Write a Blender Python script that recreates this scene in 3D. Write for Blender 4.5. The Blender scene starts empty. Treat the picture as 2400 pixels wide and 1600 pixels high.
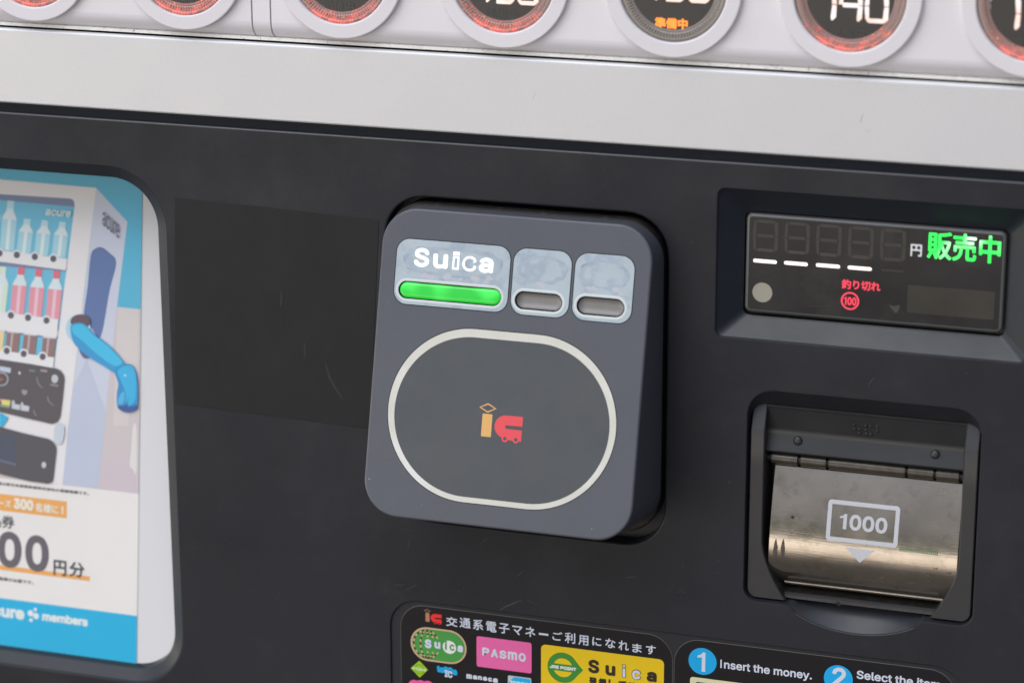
import bpy, bmesh, math, random, os
from mathutils import Vector, Matrix, noise
from mathutils.geometry import tessellate_polygon

random.seed(7)
S = bpy.context.scene
COL = S.collection

# ------------------------------------------------------------------ camera
# Machine-face coordinates in millimetres: u right, v up, w out of the face towards the viewer.
Z0 = 1.0                                           # height of the face origin above the ground, metres
YAW, PITCH, ROLL = math.radians(18.3265), math.radians(16.617), math.radians(-0.149)
FPX, DIST = 6194.7, 1130.0
cy, sy, cp, sp, cr, sr = math.cos(YAW), math.sin(YAW), math.cos(PITCH), math.sin(PITCH), math.cos(ROLL), math.sin(ROLL)
FWD = Vector((-sy * cp, -sp, -cy * cp))
_rt = Vector((cy, 0, -sy))
_up = _rt.cross(FWD)
RT = cr * _rt + sr * _up
UP = -sr * _rt + cr * _up
CAM = -DIST * FWD


def T(u, v, w):
    return Vector((u / 1000, -w / 1000, Z0 + v / 1000))


PLANE = [0.0, 0.0]                                 # w = PLANE[0] + PLANE[1] * v, for a surface that leans


def at(x, y, w=0.0):
    """point of the plane w under pixel (x, y) of the 2400x1600 photograph -> (u, v)"""
    d = RT * ((x - 1200) / FPX) - UP * ((y - 800) / FPX) + FWD
    t = (PLANE[0] + w + PLANE[1] * CAM.y - CAM.z) / (d.z - PLANE[1] * d.y)
    p = CAM + d * t
    return (p.x, p.y)


def _dir(d):
    return Vector((d.x, -d.z, d.y))


cam_d = bpy.data.cameras.new('camera')
cam_d.sensor_width = 36
cam_d.lens = 36 * FPX / 2400
cam_d.clip_start = 0.02
cam_d.clip_end = 500
cam_d.dof.use_dof = True
cam_d.dof.focus_distance = 1.134
cam_d.dof.aperture_fstop = 7.0
cam_d.dof.aperture_blades = 9
cam = bpy.data.objects.new('camera', cam_d)
COL.objects.link(cam)
r_, u_, f_ = _dir(RT), _dir(UP), _dir(FWD)
M = Matrix((r_, u_, -f_)).transposed().to_4x4()
M.translation = T(*CAM)
cam.matrix_world = M
S.camera = cam

# ------------------------------------------------------------------ world, sun, exposure
SUN_EL, SUN_AZ = math.radians(52), math.radians(-38)       # azimuth measured from straight in front of the machine, minus = left
W = bpy.data.worlds.new('World')
S.world = W
W.use_nodes = True
nt = W.node_tree
nt.nodes.clear()
N = nt.nodes.new
L = nt.links.new
out = N('ShaderNodeOutputWorld')
sky = N('ShaderNodeTexSky')
sky.sky_type = 'NISHITA'
sky.sun_disc = False
sky.sun_elevation = SUN_EL
sky.sun_rotation = math.radians(180) + SUN_AZ
sky.air_density = 1.6
sky.dust_density = 1.5
sky.ozone_density = 1.0
bg = N('ShaderNodeBackground')
bg.inputs[1].default_value = 0.14
L(sky.outputs[0], bg.inputs[0])
tc = N('ShaderNodeTexCoord')
sep = N('ShaderNodeSeparateXYZ')
L(tc.outputs['Generated'], sep.inputs[0])
# unseen street side, bands shaped for the reflections: low buildings, sunlit paving, shaded paving
ramp = N('ShaderNodeValToRGB')
mp = N('ShaderNodeMapRange')
mp.inputs[1].default_value = -1
mp.inputs[2].default_value = 1
L(sep.outputs['Z'], mp.inputs[0])
L(mp.outputs[0], ramp.inputs[0])
el = ramp.color_ramp.elements


def stop(z, c):
    e = el.new((z + 1) / 2)
    e.color = (*c, 1)


while len(el) > 1:
    el.remove(el[0])
el[0].position = 0
el[0].color = (.10, .09, .085, 1)
stop(-.62, (.10, .095, .09))
stop(-.42, (.14, .13, .12))
stop(-.28, (.42, .38, .34))
stop(-.19, (1.9, 1.68, 1.42))
stop(-.05, (2.7, 2.50, 2.22))
stop(.005, (.26, .28, .26))
stop(.07, (.26, .28, .27))
stop(.14, (.46, .48, .52))
stop(.50, (.52, .56, .62))
bg2 = N('ShaderNodeBackground')
lft = N('ShaderNodeMapRange')                      # brightness added on the unseen left, for the panel's reflections
lft.inputs[1].default_value, lft.inputs[2].default_value = -.55, .05
lft.inputs[3].default_value, lft.inputs[4].default_value = 1.35, .72
L(sep.outputs['X'], lft.inputs[0])
L(lft.outputs[0], bg2.inputs[1])
L(ramp.outputs[0], bg2.inputs[0])
mixf = N('ShaderNodeMapRange')
mixf.interpolation_type = 'SMOOTHSTEP'
mixf.inputs[1].default_value = .34
mixf.inputs[2].default_value = .52
L(sep.outputs['Z'], mixf.inputs[0])
mx = N('ShaderNodeMixShader')
L(mixf.outputs[0], mx.inputs[0])
L(bg2.outputs[0], mx.inputs[1])
L(bg.outputs[0], mx.inputs[2])
# unseen dark side added on the right to shade the right-facing walls
drk = N('ShaderNodeBackground')
drk.inputs[0].default_value = (.05, .065, .09, 1)
drk.inputs[1].default_value = 1.0
rgt = N('ShaderNodeMapRange')
rgt.interpolation_type = 'SMOOTHSTEP'
rgt.inputs[1].default_value = .14
rgt.inputs[2].default_value = .60
rgt.inputs[4].default_value = .93
L(sep.outputs['X'], rgt.inputs[0])
mx2 = N('ShaderNodeMixShader')
L(rgt.outputs[0], mx2.inputs[0])
L(mx.outputs[0], mx2.inputs[1])
L(drk.outputs[0], mx2.inputs[2])
L(mx2.outputs[0], out.inputs[0])

sun_d = bpy.data.lights.new('sun', 'SUN')
sun_d.energy = 1.3
sun_d.angle = math.radians(40)
sun_d.color = (1.0, .96, .90)
sun = bpy.data.objects.new('sun', sun_d)
COL.objects.link(sun)
to_sun = Vector((math.sin(SUN_AZ) * math.cos(SUN_EL), -math.cos(SUN_AZ) * math.cos(SUN_EL), math.sin(SUN_EL)))
sun.rotation_euler = to_sun.to_track_quat('Z', 'Y').to_euler()
sun.location = (-.6, -2, 3)

S.view_settings.view_transform = 'Standard'
S.view_settings.look = 'None'
S.view_settings.exposure = 0.27
S.view_settings.gamma = 1
S.view_settings.use_curve_mapping = False
S.render.engine = 'CYCLES'
S.cycles.use_denoising = True
S.cycles.max_bounces = 6
S.cycles.sample_clamp_indirect = 4

# ------------------------------------------------------------------ materials


def lin(c):
    c = c / 255
    return c / 12.92 if c <= .04045 else ((c + .055) / 1.055) ** 2.4


K = 0.90


def obs(r, g, b, k=None):
    """albedo of a printed colour that photographs as this sRGB value"""
    k = k or K
    return tuple(min(.86, max(0.0, lin(x) / k)) for x in (r, g, b))


def mat(name, base, rough=.5, metal=0.0, spec=.5, var=None, bump=None, bump2=None, rvar=None, coat=0.0, tint=None):
    """var = (scale, amount), bump = (scale, strength), tint = (scale, colour, amount)"""
    m = bpy.data.materials.new(name)
    m.use_nodes = True
    nt = m.node_tree
    p = nt.nodes['Principled BSDF']
    p.inputs['Base Color'].default_value = (*base, 1)
    p.inputs['Roughness'].default_value = rough
    p.inputs['Metallic'].default_value = metal
    p.inputs['Specular IOR Level'].default_value = spec
    p.inputs['Coat Weight'].default_value = coat
    p.inputs['Coat Roughness'].default_value = .08
    N, L = nt.nodes.new, nt.links.new
    geo = N('ShaderNodeNewGeometry')
    pos = geo.outputs['Position']

    def noi(scale, detail=4, rough_=.6, stretch=None):
        n = N('ShaderNodeTexNoise')
        n.inputs['Scale'].default_value = scale
        n.inputs['Detail'].default_value = detail
        n.inputs['Roughness'].default_value = rough_
        src = pos
        if stretch:
            mpn = N('ShaderNodeMapping')
            mpn.inputs['Scale'].default_value = stretch
            L(pos, mpn.inputs[0])
            src = mpn.outputs[0]
        L(src, n.inputs['Vector'])
        return n
    col = None
    if var:
        n = noi(var[0])
        mr = N('ShaderNodeMapRange')
        mr.inputs[1].default_value, mr.inputs[2].default_value = .3, .7
        mr.inputs[3].default_value, mr.inputs[4].default_value = 1 - var[1], 1 + var[1]
        L(n.outputs[0], mr.inputs[0])
        hs = N('ShaderNodeVectorMath')
        hs.operation = 'SCALE'
        hs.inputs[0].default_value = base
        L(mr.outputs[0], hs.inputs['Scale'])
        col = hs.outputs[0]
    for tint in (tint if isinstance(tint, list) else [tint] if tint else []):
        n = noi(tint[0], 6, .62)
        mr = N('ShaderNodeMapRange')
        mr.interpolation_type = 'SMOOTHSTEP'
        mr.inputs[1].default_value, mr.inputs[2].default_value = (.5, .66) if len(tint) < 4 else tint[3]
        mr.inputs[4].default_value = tint[2]
        L(n.outputs[0], mr.inputs[0])
        mi = N('ShaderNodeMix')
        mi.data_type = 'RGBA'
        L(mr.outputs[0], mi.inputs[0])
        if col:
            L(col, mi.inputs[6])
        else:
            mi.inputs[6].default_value = (*base, 1)
        mi.inputs[7].default_value = (*tint[1], 1)
        col = mi.outputs[2]
    if col:
        L(col, p.inputs['Base Color'])
    if rvar:
        n = noi(rvar[0], 5, .6, rvar[2] if len(rvar) > 2 else None)
        mr = N('ShaderNodeMapRange')
        mr.inputs[1].default_value, mr.inputs[2].default_value = .3, .7
        mr.inputs[3].default_value, mr.inputs[4].default_value = rough - rvar[1], rough + rvar[1]
        L(n.outputs[0], mr.inputs[0])
        L(mr.outputs[0], p.inputs['Roughness'])
    nrm = None
    for b in (bump, bump2):
        if b:
            n = noi(b[0], 2, .5, b[2] if len(b) > 2 else None)
            bn = N('ShaderNodeBump')
            bn.inputs['Strength'].default_value = b[1]
            bn.inputs['Distance'].default_value = .0002
            L(n.outputs[0], bn.inputs['Height'])
            if nrm:
                L(nrm, bn.inputs['Normal'])
            nrm = bn.outputs[0]
    if nrm:
        L(nrm, p.inputs['Normal'])
    return m


def glow(name, col, strength, base=(.05, .05, .05), rough=.3, hot=None):
    m = mat(name, base, rough)
    nt = m.node_tree
    p = nt.nodes['Principled BSDF']
    p.inputs['Emission Color'].default_value = (*col, 1)
    p.inputs['Emission Strength'].default_value = strength
    if hot:                                   # (scale, colour, lo, hi): uneven light behind the legend
        n = nt.nodes.new('ShaderNodeTexNoise')
        n.inputs['Scale'].default_value = hot[0]
        n.inputs['Detail'].default_value = 1
        g = nt.nodes.new('ShaderNodeNewGeometry')
        nt.links.new(g.outputs['Position'], n.inputs['Vector'])
        mr = nt.nodes.new('ShaderNodeMapRange')
        mr.interpolation_type = 'SMOOTHSTEP'
        mr.inputs[1].default_value, mr.inputs[2].default_value = hot[2], hot[3]
        nt.links.new(n.outputs[0], mr.inputs[0])
        mi = nt.nodes.new('ShaderNodeMix')
        mi.data_type = 'RGBA'
        mi.inputs[6].default_value = (*col, 1)
        mi.inputs[7].default_value = (*hot[1], 1)
        nt.links.new(mr.outputs[0], mi.inputs[0])
        nt.links.new(mi.outputs[2], p.inputs['Emission Color'])
    return m


PANEL = mat('panel_plastic', (.0205, .0218, .0290), .46, spec=.24, var=(14, .20), tint=[(11, (.036, .036, .044), .55), (60, (.032, .031, .036), .45, (.52, .70)), (1900, (.036, .036, .039), .55, (.50, .64)), (1200, (.060, .060, .064), .7, (.68, .74))], bump=(2600, .35), rvar=(16, .15))
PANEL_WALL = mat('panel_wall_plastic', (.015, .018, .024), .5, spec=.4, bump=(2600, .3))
SCUFF = mat('scuff_mark_grey', (.062, .063, .068), .6, var=(900, .5))
NICK = mat('dark_nick', (.006, .006, .007), .6)
GASKET = mat('navy_channel', (.009, .014, .025), .5, spec=.18, bump=(3000, .3))
SILVER = mat('brushed_silver', (.655, .66, .695), .42, metal=.3, var=(9, .01), tint=(900, (.61, .615, .645), .4), bump=(2200, .10, (.12, 1, 1)), rvar=(40, .02))
RAIL = mat('worn_rail', (.88, .86, .82), .30, metal=.1, var=(160, .06), tint=(420, (.20, .17, .14), .85, (.62, .70)), rvar=(260, .1))
FASCIA = mat('white_plastic', (.82, .795, .85), .38, spec=.45, var=(8, .03), tint=(35, (.75, .72, .77), .5, (.56, .75)))
SEAM = mat('seam_shadow_gap', (.10, .085, .11), .6)
RING = mat('button_ring_plastic', (.80, .78, .835), .36, spec=.45, var=(12, .03))
LENS_BLACK = mat('smoked_window', (.030, .030, .032), .16, spec=.3, var=(20, .2))
READER = mat('reader_housing_plastic', (.091, .098, .122), .41, spec=.5, var=(16, .06), tint=[(2300, (.13, .138, .158), .4, (.5, .66)), (20, (.108, .108, .122), .5)], bump=(3200, .12), rvar=(25, .05))
READER_PAD = mat('reader_pad_print', (.080, .089, .101), .5, spec=.45, var=(60, .07), tint=(45, (.093, .094, .099), .6), bump=(3000, .15))
PLINTH = mat('plinth_plastic', (.016, .014, .013), .6, spec=.3, tint=(260, (.05, .042, .034), .6), bump=(2200, .4))
GAPDARK = mat('fine_gap', (.008, .007, .009), .7, spec=.2)
FRAMEWHITE = mat('pad_ring_print', (.70, .69, .63), .5, var=(60, .05), tint=(30, (.80, .82, .82), .7))
WINDOW = mat('lamp_window_film', (.46, .54, .60), .34, var=(120, .05), tint=(150, (.34, .41, .52), .65, (.48, .62)), coat=.15)
TIDE = mat('tide_mark', (.35, .43, .54), .34, var=(260, .2), coat=.15)
TIDE2 = mat('tide_mark_faint', (.40, .48, .56), .34, var=(200, .12), coat=.15)
WINDOW_RIM = mat('lamp_window_rim', (.66, .72, .73), .35)
WINDOW_PATCH = mat('lamp_window_stain', (.54, .55, .62), .4)
BAR_OFF = mat('unlit_lamp_bar', (.235, .225, .222), .42, metal=.12, spec=.5, var=(100, .08))
BAR_ON = glow('lit_lamp_bar', (.006, .42, .02), .85, (.03, .26, .05), .22, hot=(60, (.06, .86, .10), .40, .60))
SUICA_ON = glow('lit_white_legend', (1, 1, 1), 1.25)
SCREEN = mat('display_window', (.021, .021, .024), .15, spec=.3, var=(30, .25), tint=(55, (.037, .037, .037), .7), rvar=(60, .05))
SCOOP = mat('scoop_sky_sheen', (.032, .036, .045), .33, spec=.6, bump=(2400, .15), rvar=(60, .06))  # paler and bluer than the panel: sky sheen put into the colour
LEDGE = mat('polished_ledge', (.012, .014, .018), .14, spec=.6, bump=(2600, .08))
SCREEN_EDGE = mat('display_window_edge', (.12, .125, .13), .25, spec=.6)
GHOST = mat('unlit_segment', (.036, .034, .031), .35)
GHOST_R = mat('unlit_segment_red', (.054, .041, .037), .35)
OLIVE = mat('unlit_message_block', (.0238, .0238, .020), .3, var=(60, .3))
DASH = glow('lit_dash', (1.0, .90, .82), 1.35)
YEN = glow('lit_yen_sign', (.60, .62, .66), .85)
GREEN = glow('lit_green_legend', (.0, .95, .07), 1.6, hot=(70, (.75, 1.0, .85), .46, .66))
RED = glow('lit_red_legend', (1.0, .022, .075), 1.0)
ORANGE = glow('lit_orange_legend', (1.0, .22, .004), 1.5, hot=(90, (1.0, .36, .005), .45, .6))
SEG = glow('lit_price_segment', (1.0, .70, .62), .98, hot=(110, (1.0, .86, .84), .45, .62))
YENPALE = glow('lit_pale_yen', (.40, .47, .52), .75)
DIM = mat('unlit_legend', (.050, .050, .050), .4)
SENSOR = mat('sensor_disc', (.36, .34, .28), .4, var=(60, .05))
BEZEL = mat('bezel_plastic', (.013, .018, .027), .40, spec=.55, bump=(2600, .25), rvar=(40, .05))
EDGE = mat('panel_edge_shine', (.07, .072, .08), .22, spec=.6)  # glossy edge, its sky highlight painted in as a lighter colour
BLACKPL = mat('slot_frame_plastic', (.026, .027, .031), .36, spec=.6, var=(40, .08), bump=(2500, .15), rvar=(80, .05))
SLOTDARK = mat('slot_inside', (.010, .010, .010), .5, var=(300, .4))
HINGE = mat('hinge_roller_plastic', (.10, .088, .075), .3, metal=.5, var=(300, .2), bump=(900, .25, (.02, 1, 1)))
FLAP = mat('smoked_flap', (.36, .318, .278), .13, metal=.9, var=(45, .14), tint=[(200, (.24, .21, .18), .5, (.54, .72)), (70, (.20, .17, .14), .5, (.56, .70))], bump=(1700, .09, (.06, 1, 1)), bump2=(260, .04), rvar=(120, .04))
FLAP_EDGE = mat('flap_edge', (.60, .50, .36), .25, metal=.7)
FLAP_INK = mat('flap_print_white', (.56, .575, .63), .5)
FLAP_GREEN = glow('flap_green_led', (.01, .42, .05), .16, (.015, .05, .02), .3)
FLAP_SCAR = mat('flap_scrape', (.09, .075, .06), .45, metal=.4, var=(900, .5))
LIP = mat('slot_lip', (.012, .011, .010), .5, spec=.3, tint=(350, (.045, .036, .028), .5))
LIP_EDGE = mat('slot_lip_brown_edge', (.20, .15, .11), .4, var=(500, .4))
BOARD = mat('white_backing_board', (.70, .71, .75), .35, spec=.45)
STICKER = mat('sticker_black_print', (.0095, .009, .012), .36, spec=.26, bump=(1800, .05))
STICKER_EDGE = mat('sticker_film_edge', (.10, .10, .105), .3)
TAPE = mat('dark_film', (.0188, .0188, .0212), .55, spec=.26, var=(40, .1), bump=(3000, .45))

_ink = {}


def ink(r, g, b, rough=.42, k=None):
    key = (r, g, b, k)
    if key not in _ink:
        _ink[key] = mat('print_ink', obs(r, g, b, k), rough, spec=.4, var=(25, .02))
    return _ink[key]


# ------------------------------------------------------------------ mesh builder
try:
    FONT = bpy.data.fonts.load(os.path.join(bpy.utils.system_resource('DATAFILES'), 'fonts', 'Inter.woff2'))
except Exception:
    FONT = None


def rr(u0, v0, u1, v1, r, n=8):
    """rounded rectangle, counter-clockwise; r one radius or four (bl, br, tr, tl)"""
    if not isinstance(r, (tuple, list)):
        r = (r,) * 4
    P = []
    for (cu, cv, a0, q) in ((u0 + r[0], v0 + r[0], 180, r[0]), (u1 - r[1], v0 + r[1], 270, r[1]), (u1 - r[2], v1 - r[2], 0, r[2]), (u0 + r[3], v1 - r[3], 90, r[3])):
        for i in range(n + 1):
            a = math.radians(a0 + 90 * i / n)
            P.append((cu + q * math.cos(a), cv + q * math.sin(a)))
    return P


def circ(cu, cv, r, n=48, ry=None):
    ry = ry or r
    return [(cu + r * math.cos(2 * math.pi * i / n), cv + ry * math.sin(2 * math.pi * i / n)) for i in range(n)]


def offs(P, d):
    """offset a ccw polygon outwards by d (mitred)"""
    n = len(P)
    R = []
    for i in range(n):
        a, b, c = Vector(P[i - 1]), Vector(P[i]), Vector(P[(i + 1) % n])
        e1, e2 = (b - a), (c - b)
        if e1.length < 1e-6:
            e1 = e2
        if e2.length < 1e-6:
            e2 = e1
        e1.normalize()
        e2.normalize()
        n1, n2 = Vector((e1.y, -e1.x)), Vector((e2.y, -e2.x))
        m = n1 + n2
        if m.length < 1e-4:
            m = n1
        m.normalize()
        k = d / max(.35, m.dot(n1))
        R.append((b.x + m.x * k, b.y + m.y * k))
    return R


class MB:
    def __init__(s, F=T):
        s.F, s.v, s.f, s.fm, s.mats = F, [], [], [], []

    def mi(s, m):
        if m not in s.mats:
            s.mats.append(m)
        return s.mats.index(m)

    def add(s, pts, faces, m):
        b = len(s.v)
        s.v += [s.F(*p) for p in pts]
        k = s.mi(m)
        for f in faces:
            s.f.append([b + i for i in f])
            s.fm.append(k)

    def poly(s, P, w, m, holes=None):
        fw = w if callable(w) else (lambda u, v: w)
        if not holes:
            tri = tessellate_polygon([[Vector((*p, 0)) for p in P]])
            s.add([(p[0], p[1], fw(*p)) for p in P], tri, m) if len(P) > 4 else s.add([(p[0], p[1], fw(*p)) for p in P], [range(len(P))], m)
            return
        allp = list(P)
        for h in holes:
            allp += h
        tri = tessellate_polygon([[Vector((*p, 0)) for p in q] for q in [P] + holes])
        s.add([(p[0], p[1], fw(*p)) for p in allp], tri, m)

    def loft(s, loops, m, closed=True):
        n = len(loops[0])
        pts = [p for l in loops for p in l]
        F = []
        for k in range(len(loops) - 1):
            for i in range(n if closed else n - 1):
                j = (i + 1) % n
                F.append((k * n + i, k * n + j, (k + 1) * n + j, (k + 1) * n + i))
        s.add(pts, F, m)

    def lev(s, P, w):
        return [(p[0], p[1], w) for p in P]

    def band(s, A, B, w, m):
        s.loft([s.lev(A, w), s.lev(B, w)], m)

    def plate(s, Pf, w0, w1, bev, m, wall=None, seg=4, cap=True):
        """raised plate: Pf(d) gives the outline grown by d; rounded front edge of radius bev"""
        arc = [s.lev(Pf(-bev + bev * math.sin(a)), w1 - bev + bev * math.cos(a)) for a in [math.pi / 2 * i / seg for i in range(seg + 1)]]
        if cap:
            s.poly(Pf(-bev), w1, m)
        s.loft(arc, m)
        s.loft([s.lev(Pf(0), w1 - bev), s.lev(Pf(0), w0)], wall or m)

    def hole(s, Pf, w1, w0, bev, m, wall=None, seg=4):
        """lining of a hole in the plane w1 with a rounded lip"""
        arc = [s.lev(Pf(bev - bev * math.sin(a)), w1 - bev + bev * math.cos(a)) for a in [math.pi / 2 * i / seg for i in range(seg + 1)]]
        s.loft(arc, m)
        s.loft([s.lev(Pf(0), w1 - bev), s.lev(Pf(0), w0)], wall or m)

    def lathe(s, cu, cv, prof, m, n=96, mod=None):
        loops = []
        for (r, w) in prof:
            loops.append([(cu + r * math.cos(2 * math.pi * i / n), cv + r * math.sin(2 * math.pi * i / n), w + (mod(i, r) if mod else 0)) for i in range(n)])
        s.loft(loops, m)

    def prism_u(s, prof, u0, u1, m, caps=True):
        """closed (v, w) profile drawn out along u; sharp corners where the profile repeats a point"""
        n = len(prof)
        s.add([(u0, a, b) for a, b in prof] + [(u1, a, b) for a, b in prof], [(i, (i + 1) % n, n + (i + 1) % n, n + i) for i in range(n)], m)
        if caps:
            tri = tessellate_polygon([[Vector((a, b, 0)) for a, b in prof]])
            for u in (u0, u1):
                s.add([(u, a, b) for a, b in prof], tri, m)

    def text(s, body, u0, v0, u1, v1, w, m, bold=0.0, font=True, shear=0.0, wf=None, skew=0.0):
        c = bpy.data.curves.new('t', 'FONT')
        c.body = body
        c.resolution_u = 4
        if font and FONT:
            c.font = FONT
        c.shear = shear
        o = bpy.data.objects.new('t', c)
        COL.objects.link(o)
        bpy.context.view_layer.update()
        me = bpy.data.meshes.new_from_object(o.evaluated_get(bpy.context.evaluated_depsgraph_get()))
        vs = [tuple(x.co) for x in me.vertices]
        fs = [tuple(p.vertices) for p in me.polygons]
        bpy.data.objects.remove(o)
        bpy.data.curves.remove(c)
        bpy.data.meshes.remove(me)
        if not vs:
            return
        x0, x1 = min(a[0] for a in vs), max(a[0] for a in vs)
        y0, y1 = min(a[1] for a in vs), max(a[1] for a in vs)
        b = bold
        sh = [(0, 0)] if not b else [(b * math.cos(k * math.pi / 4), b * math.sin(k * math.pi / 4)) for k in range(8)]
        for k, (du, dv) in enumerate(sh):
            pts = []
            for (x, y, _) in vs:
                fu = (x - x0) / max(1e-6, x1 - x0)
                u = u0 + b + (u1 - u0 - 2 * b) * fu + du
                v = v0 + b + (v1 - v0 - 2 * b) * (y - y0) / max(1e-6, y1 - y0) + dv + skew * fu
                ww = (wf(v) if wf else 0) + w + .008 * k
                pts.append((u, v, ww))
            s.add(pts, fs, m)

    def one(s, u0, v0, u1, v1, w, m, stem=.36, wf=None):
        """a grotesque figure 1: stem on the right, short flag on the left"""
        W_, H_ = u1 - u0, v1 - v0
        P = [(u1 - W_ * stem, v0), (u1, v0), (u1, v1), (u1 - W_ * stem * .72, v1), (u1 - W_ * .55, v1 - H_ * .12), (u0, v1 - H_ * .185), (u0, v1 - H_ * .30), (u1 - W_ * stem, v1 - H_ * .27)]
        s.poly(P, (lambda u, v: wf(v) + w) if wf else w, m)

    def square_i(s, u0, v0, u1, v1, w, m, core=None, t=.0):
        """an i of two upright blocks; with core, only their outline of width t is drawn in m"""
        g0, g1 = v0 + (v1 - v0) * .745, v0 + (v1 - v0) * .80
        for a, b in ((v0, g0), (g1, v1)):
            s.poly([(u0, a), (u1, a), (u1, b), (u0, b)], w, m)
            if core:
                s.poly([(u0 + t, a + t), (u1 - t, a + t), (u1 - t, b - t), (u0 + t, b - t)], w + .06, core)

    def build(s, name, parent=None, org=None, sharp=None):
        me = bpy.data.meshes.new(name)
        o = bpy.data.objects.new(name, me)
        COL.objects.link(o)
        if parent is not None:
            o.parent = parent
            root = parent if parent.parent is None else parent.parent
            org = Vector(root.location)
        elif org is None:
            org = Vector((0, 0, 0))
            for p in s.v:
                org += p
            org /= len(s.v)
        me.from_pydata([p - org for p in s.v], [], s.f)
        for m in s.mats:
            me.materials.append(m)
        me.polygons.foreach_set('material_index', s.fm)
        me.polygons.foreach_set('use_smooth', [True] * len(me.polygons))
        me.update()
        me.set_sharp_from_angle(angle=math.radians(sharp or 32))
        if parent is None:
            o.location = org
        return o


def tag(o, label, cat, group=None):
    o['label'] = label
    o['category'] = cat
    if group:
        o['group'] = group
    return o


def thing(name, u, v, w, label, cat, group=None):
    o = bpy.data.objects.new(name, None)
    COL.objects.link(o)
    o.empty_display_size = .01
    o.location = T(u, v, w)
    return tag(o, label, cat, group)


def z(ox, oy, s):
    return lambda x, y: (ox + x / s, oy + y / s)


def uvs(pts, w, zz=None):
    return [at(*(zz(*p) if zz else p), w) for p in pts]


def box(zz, lb, rt, w):
    a, b = at(*zz(*lb), w), at(*zz(*rt), w)
    return a[0], a[1], b[0], b[1]


def smooth(P, n=6):
    """closed Catmull-Rom through P"""
    R = []
    k = len(P)
    for i in range(k):
        p0, p1, p2, p3 = [Vector(P[(i + j - 1) % k]) for j in range(4)]
        for j in range(n):
            t = j / n
            q = .5 * ((2 * p1) + (p2 - p0) * t + (2 * p0 - 5 * p1 + 4 * p2 - p3) * t * t + (3 * p1 - p0 - 3 * p2 + p3) * t ** 3)
            R.append((q.x, q.y))
    return R


def ccw(P):
    a = sum(P[i - 1][0] * P[i][1] - P[i][0] * P[i - 1][1] for i in range(len(P)))
    return P if a > 0 else P[::-1]


# ------------------------------------------------------------------ vending machine front
VM = thing('vending_machine', 0, 0, -40, 'dark grey vending machine front with a silver band below a white button strip', 'vending machine')
UL, UR, VB, VT = -430, 400, -330, 84.0

R_RECESS = lambda d: rr(-57 - d, -86.4 - d, 68.3 + d, 60.4 + d, 18 + d)
D_RECESS = lambda d: rr(89.2 - d, 10.6 - d, 217 + d, 73.4 + d, 3 + d)
P_RECESS = lambda d: rr(-421 - d, -183.4 - d, -161.5 + d, 63 + d, 27 + d, 12)
I_RECESS = lambda d: rr(-57.8 - d, -250 - d, 199 + d, -125.2 + d, 13 + d)

# banknote opening: rounded rectangle with a half-moon thumb scoop below; sloped top wall
_arc = [(123.2, -105.6)]
for i in range(1, 16):
    t = i / 16
    _arc.append((123.2 + (180.6 - 123.2) * t, -105.6 - 9.3 * (1 - (2 * t - 1) ** 2) ** .72))
_arc.append((180.6, -105.6))


def bill_loops():
    o = rr(103.7, -105.6, 201.1, -11.3, (6, 6, 11, 11), 6)
    i_ = rr(104.0, -105.2, 200.8, -18.2, (5.5, 5.5, 7, 7), 6)
    # bottom edge lies between the bottom-left corner end (index 6) and bottom-right corner start (index 7)
    outer = o[:7] + _arc + o[7:]
    inner = [(a, b, -5.0) for a, b in i_[:7]] + [(a, -104.4, -13.0) for a, b in _arc] + [(a, b, -5.0) for a, b in i_[7:]]
    return outer, inner


BO, BI = bill_loops()

p = MB()
p.poly([(UL, VB), (UR, VB), (UR, VT), (UL, VT)], 0, PANEL,
       [R_RECESS(1.0), D_RECESS(.7), P_RECESS(1.0), I_RECESS(.5), offs(BO, .5)])
p.hole(R_RECESS, 0, -9, 1.0, PANEL, PANEL_WALL)
p.poly(R_RECESS(0), -9, PANEL_WALL)
def p_ledge(d, w):
    return [(a, b + d * min(1, max(0, (-158 - b) / 20)), w) for a, b in P_RECESS(-5.2)]


p.loft([p.lev(P_RECESS(1.0 - math.sin(q)), -1.0 + math.cos(q)) for q in [math.pi / 2 * i / 4 for i in range(5)]], PANEL)
p.loft([p.lev(P_RECESS(0), -1.0), p.lev(P_RECESS(-5.2), -4.0)], BEZEL)
p.loft([p_ledge(0, -4.0), p_ledge(2.6, -10)], LEDGE)
p.loft([p.lev(P_RECESS(8), -60), p.lev(P_RECESS(8), -1)], PANEL_WALL)
p.poly(P_RECESS(8), -60, PANEL_WALL)
p.hole(I_RECESS, 0, -.9, .5, PANEL, PANEL_WALL)
p.poly(I_RECESS(0), -.9, PANEL_WALL)
p.hole(D_RECESS, 0, -1.2, .7, PANEL)
# lining of the banknote opening
p.loft([p.lev(offs(BO, .5), 0), p.lev(offs(BO, .15), -.12), p.lev(BO, -.5)], PANEL)
p.loft([p.lev(BO, -.5), BI], PANEL)
nA = len(_arc)                                                # thumb scoop, glossier, with skylight painted in as a paler blue
p.loft([[(a, b + .10, -.62) for a, b in _arc], [(a, b + .10, c + .35) for a, b, c in BI[7:7 + nA]]], SCOOP, closed=False)
p.loft([[(a, b - .42, .03) for a, b in _arc[1:-1]], [(a, b - .1, -.06) for a, b in _arc[1:-1]]], EDGE, closed=False)  # thin lighter strip painted along the arc as its edge highlight
p.loft([BI, [(a, b, -20) for a, b, c in BI]], SLOTDARK)
p.poly([(a, b) for a, b, c in BI], -20, SLOTDARK)
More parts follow.
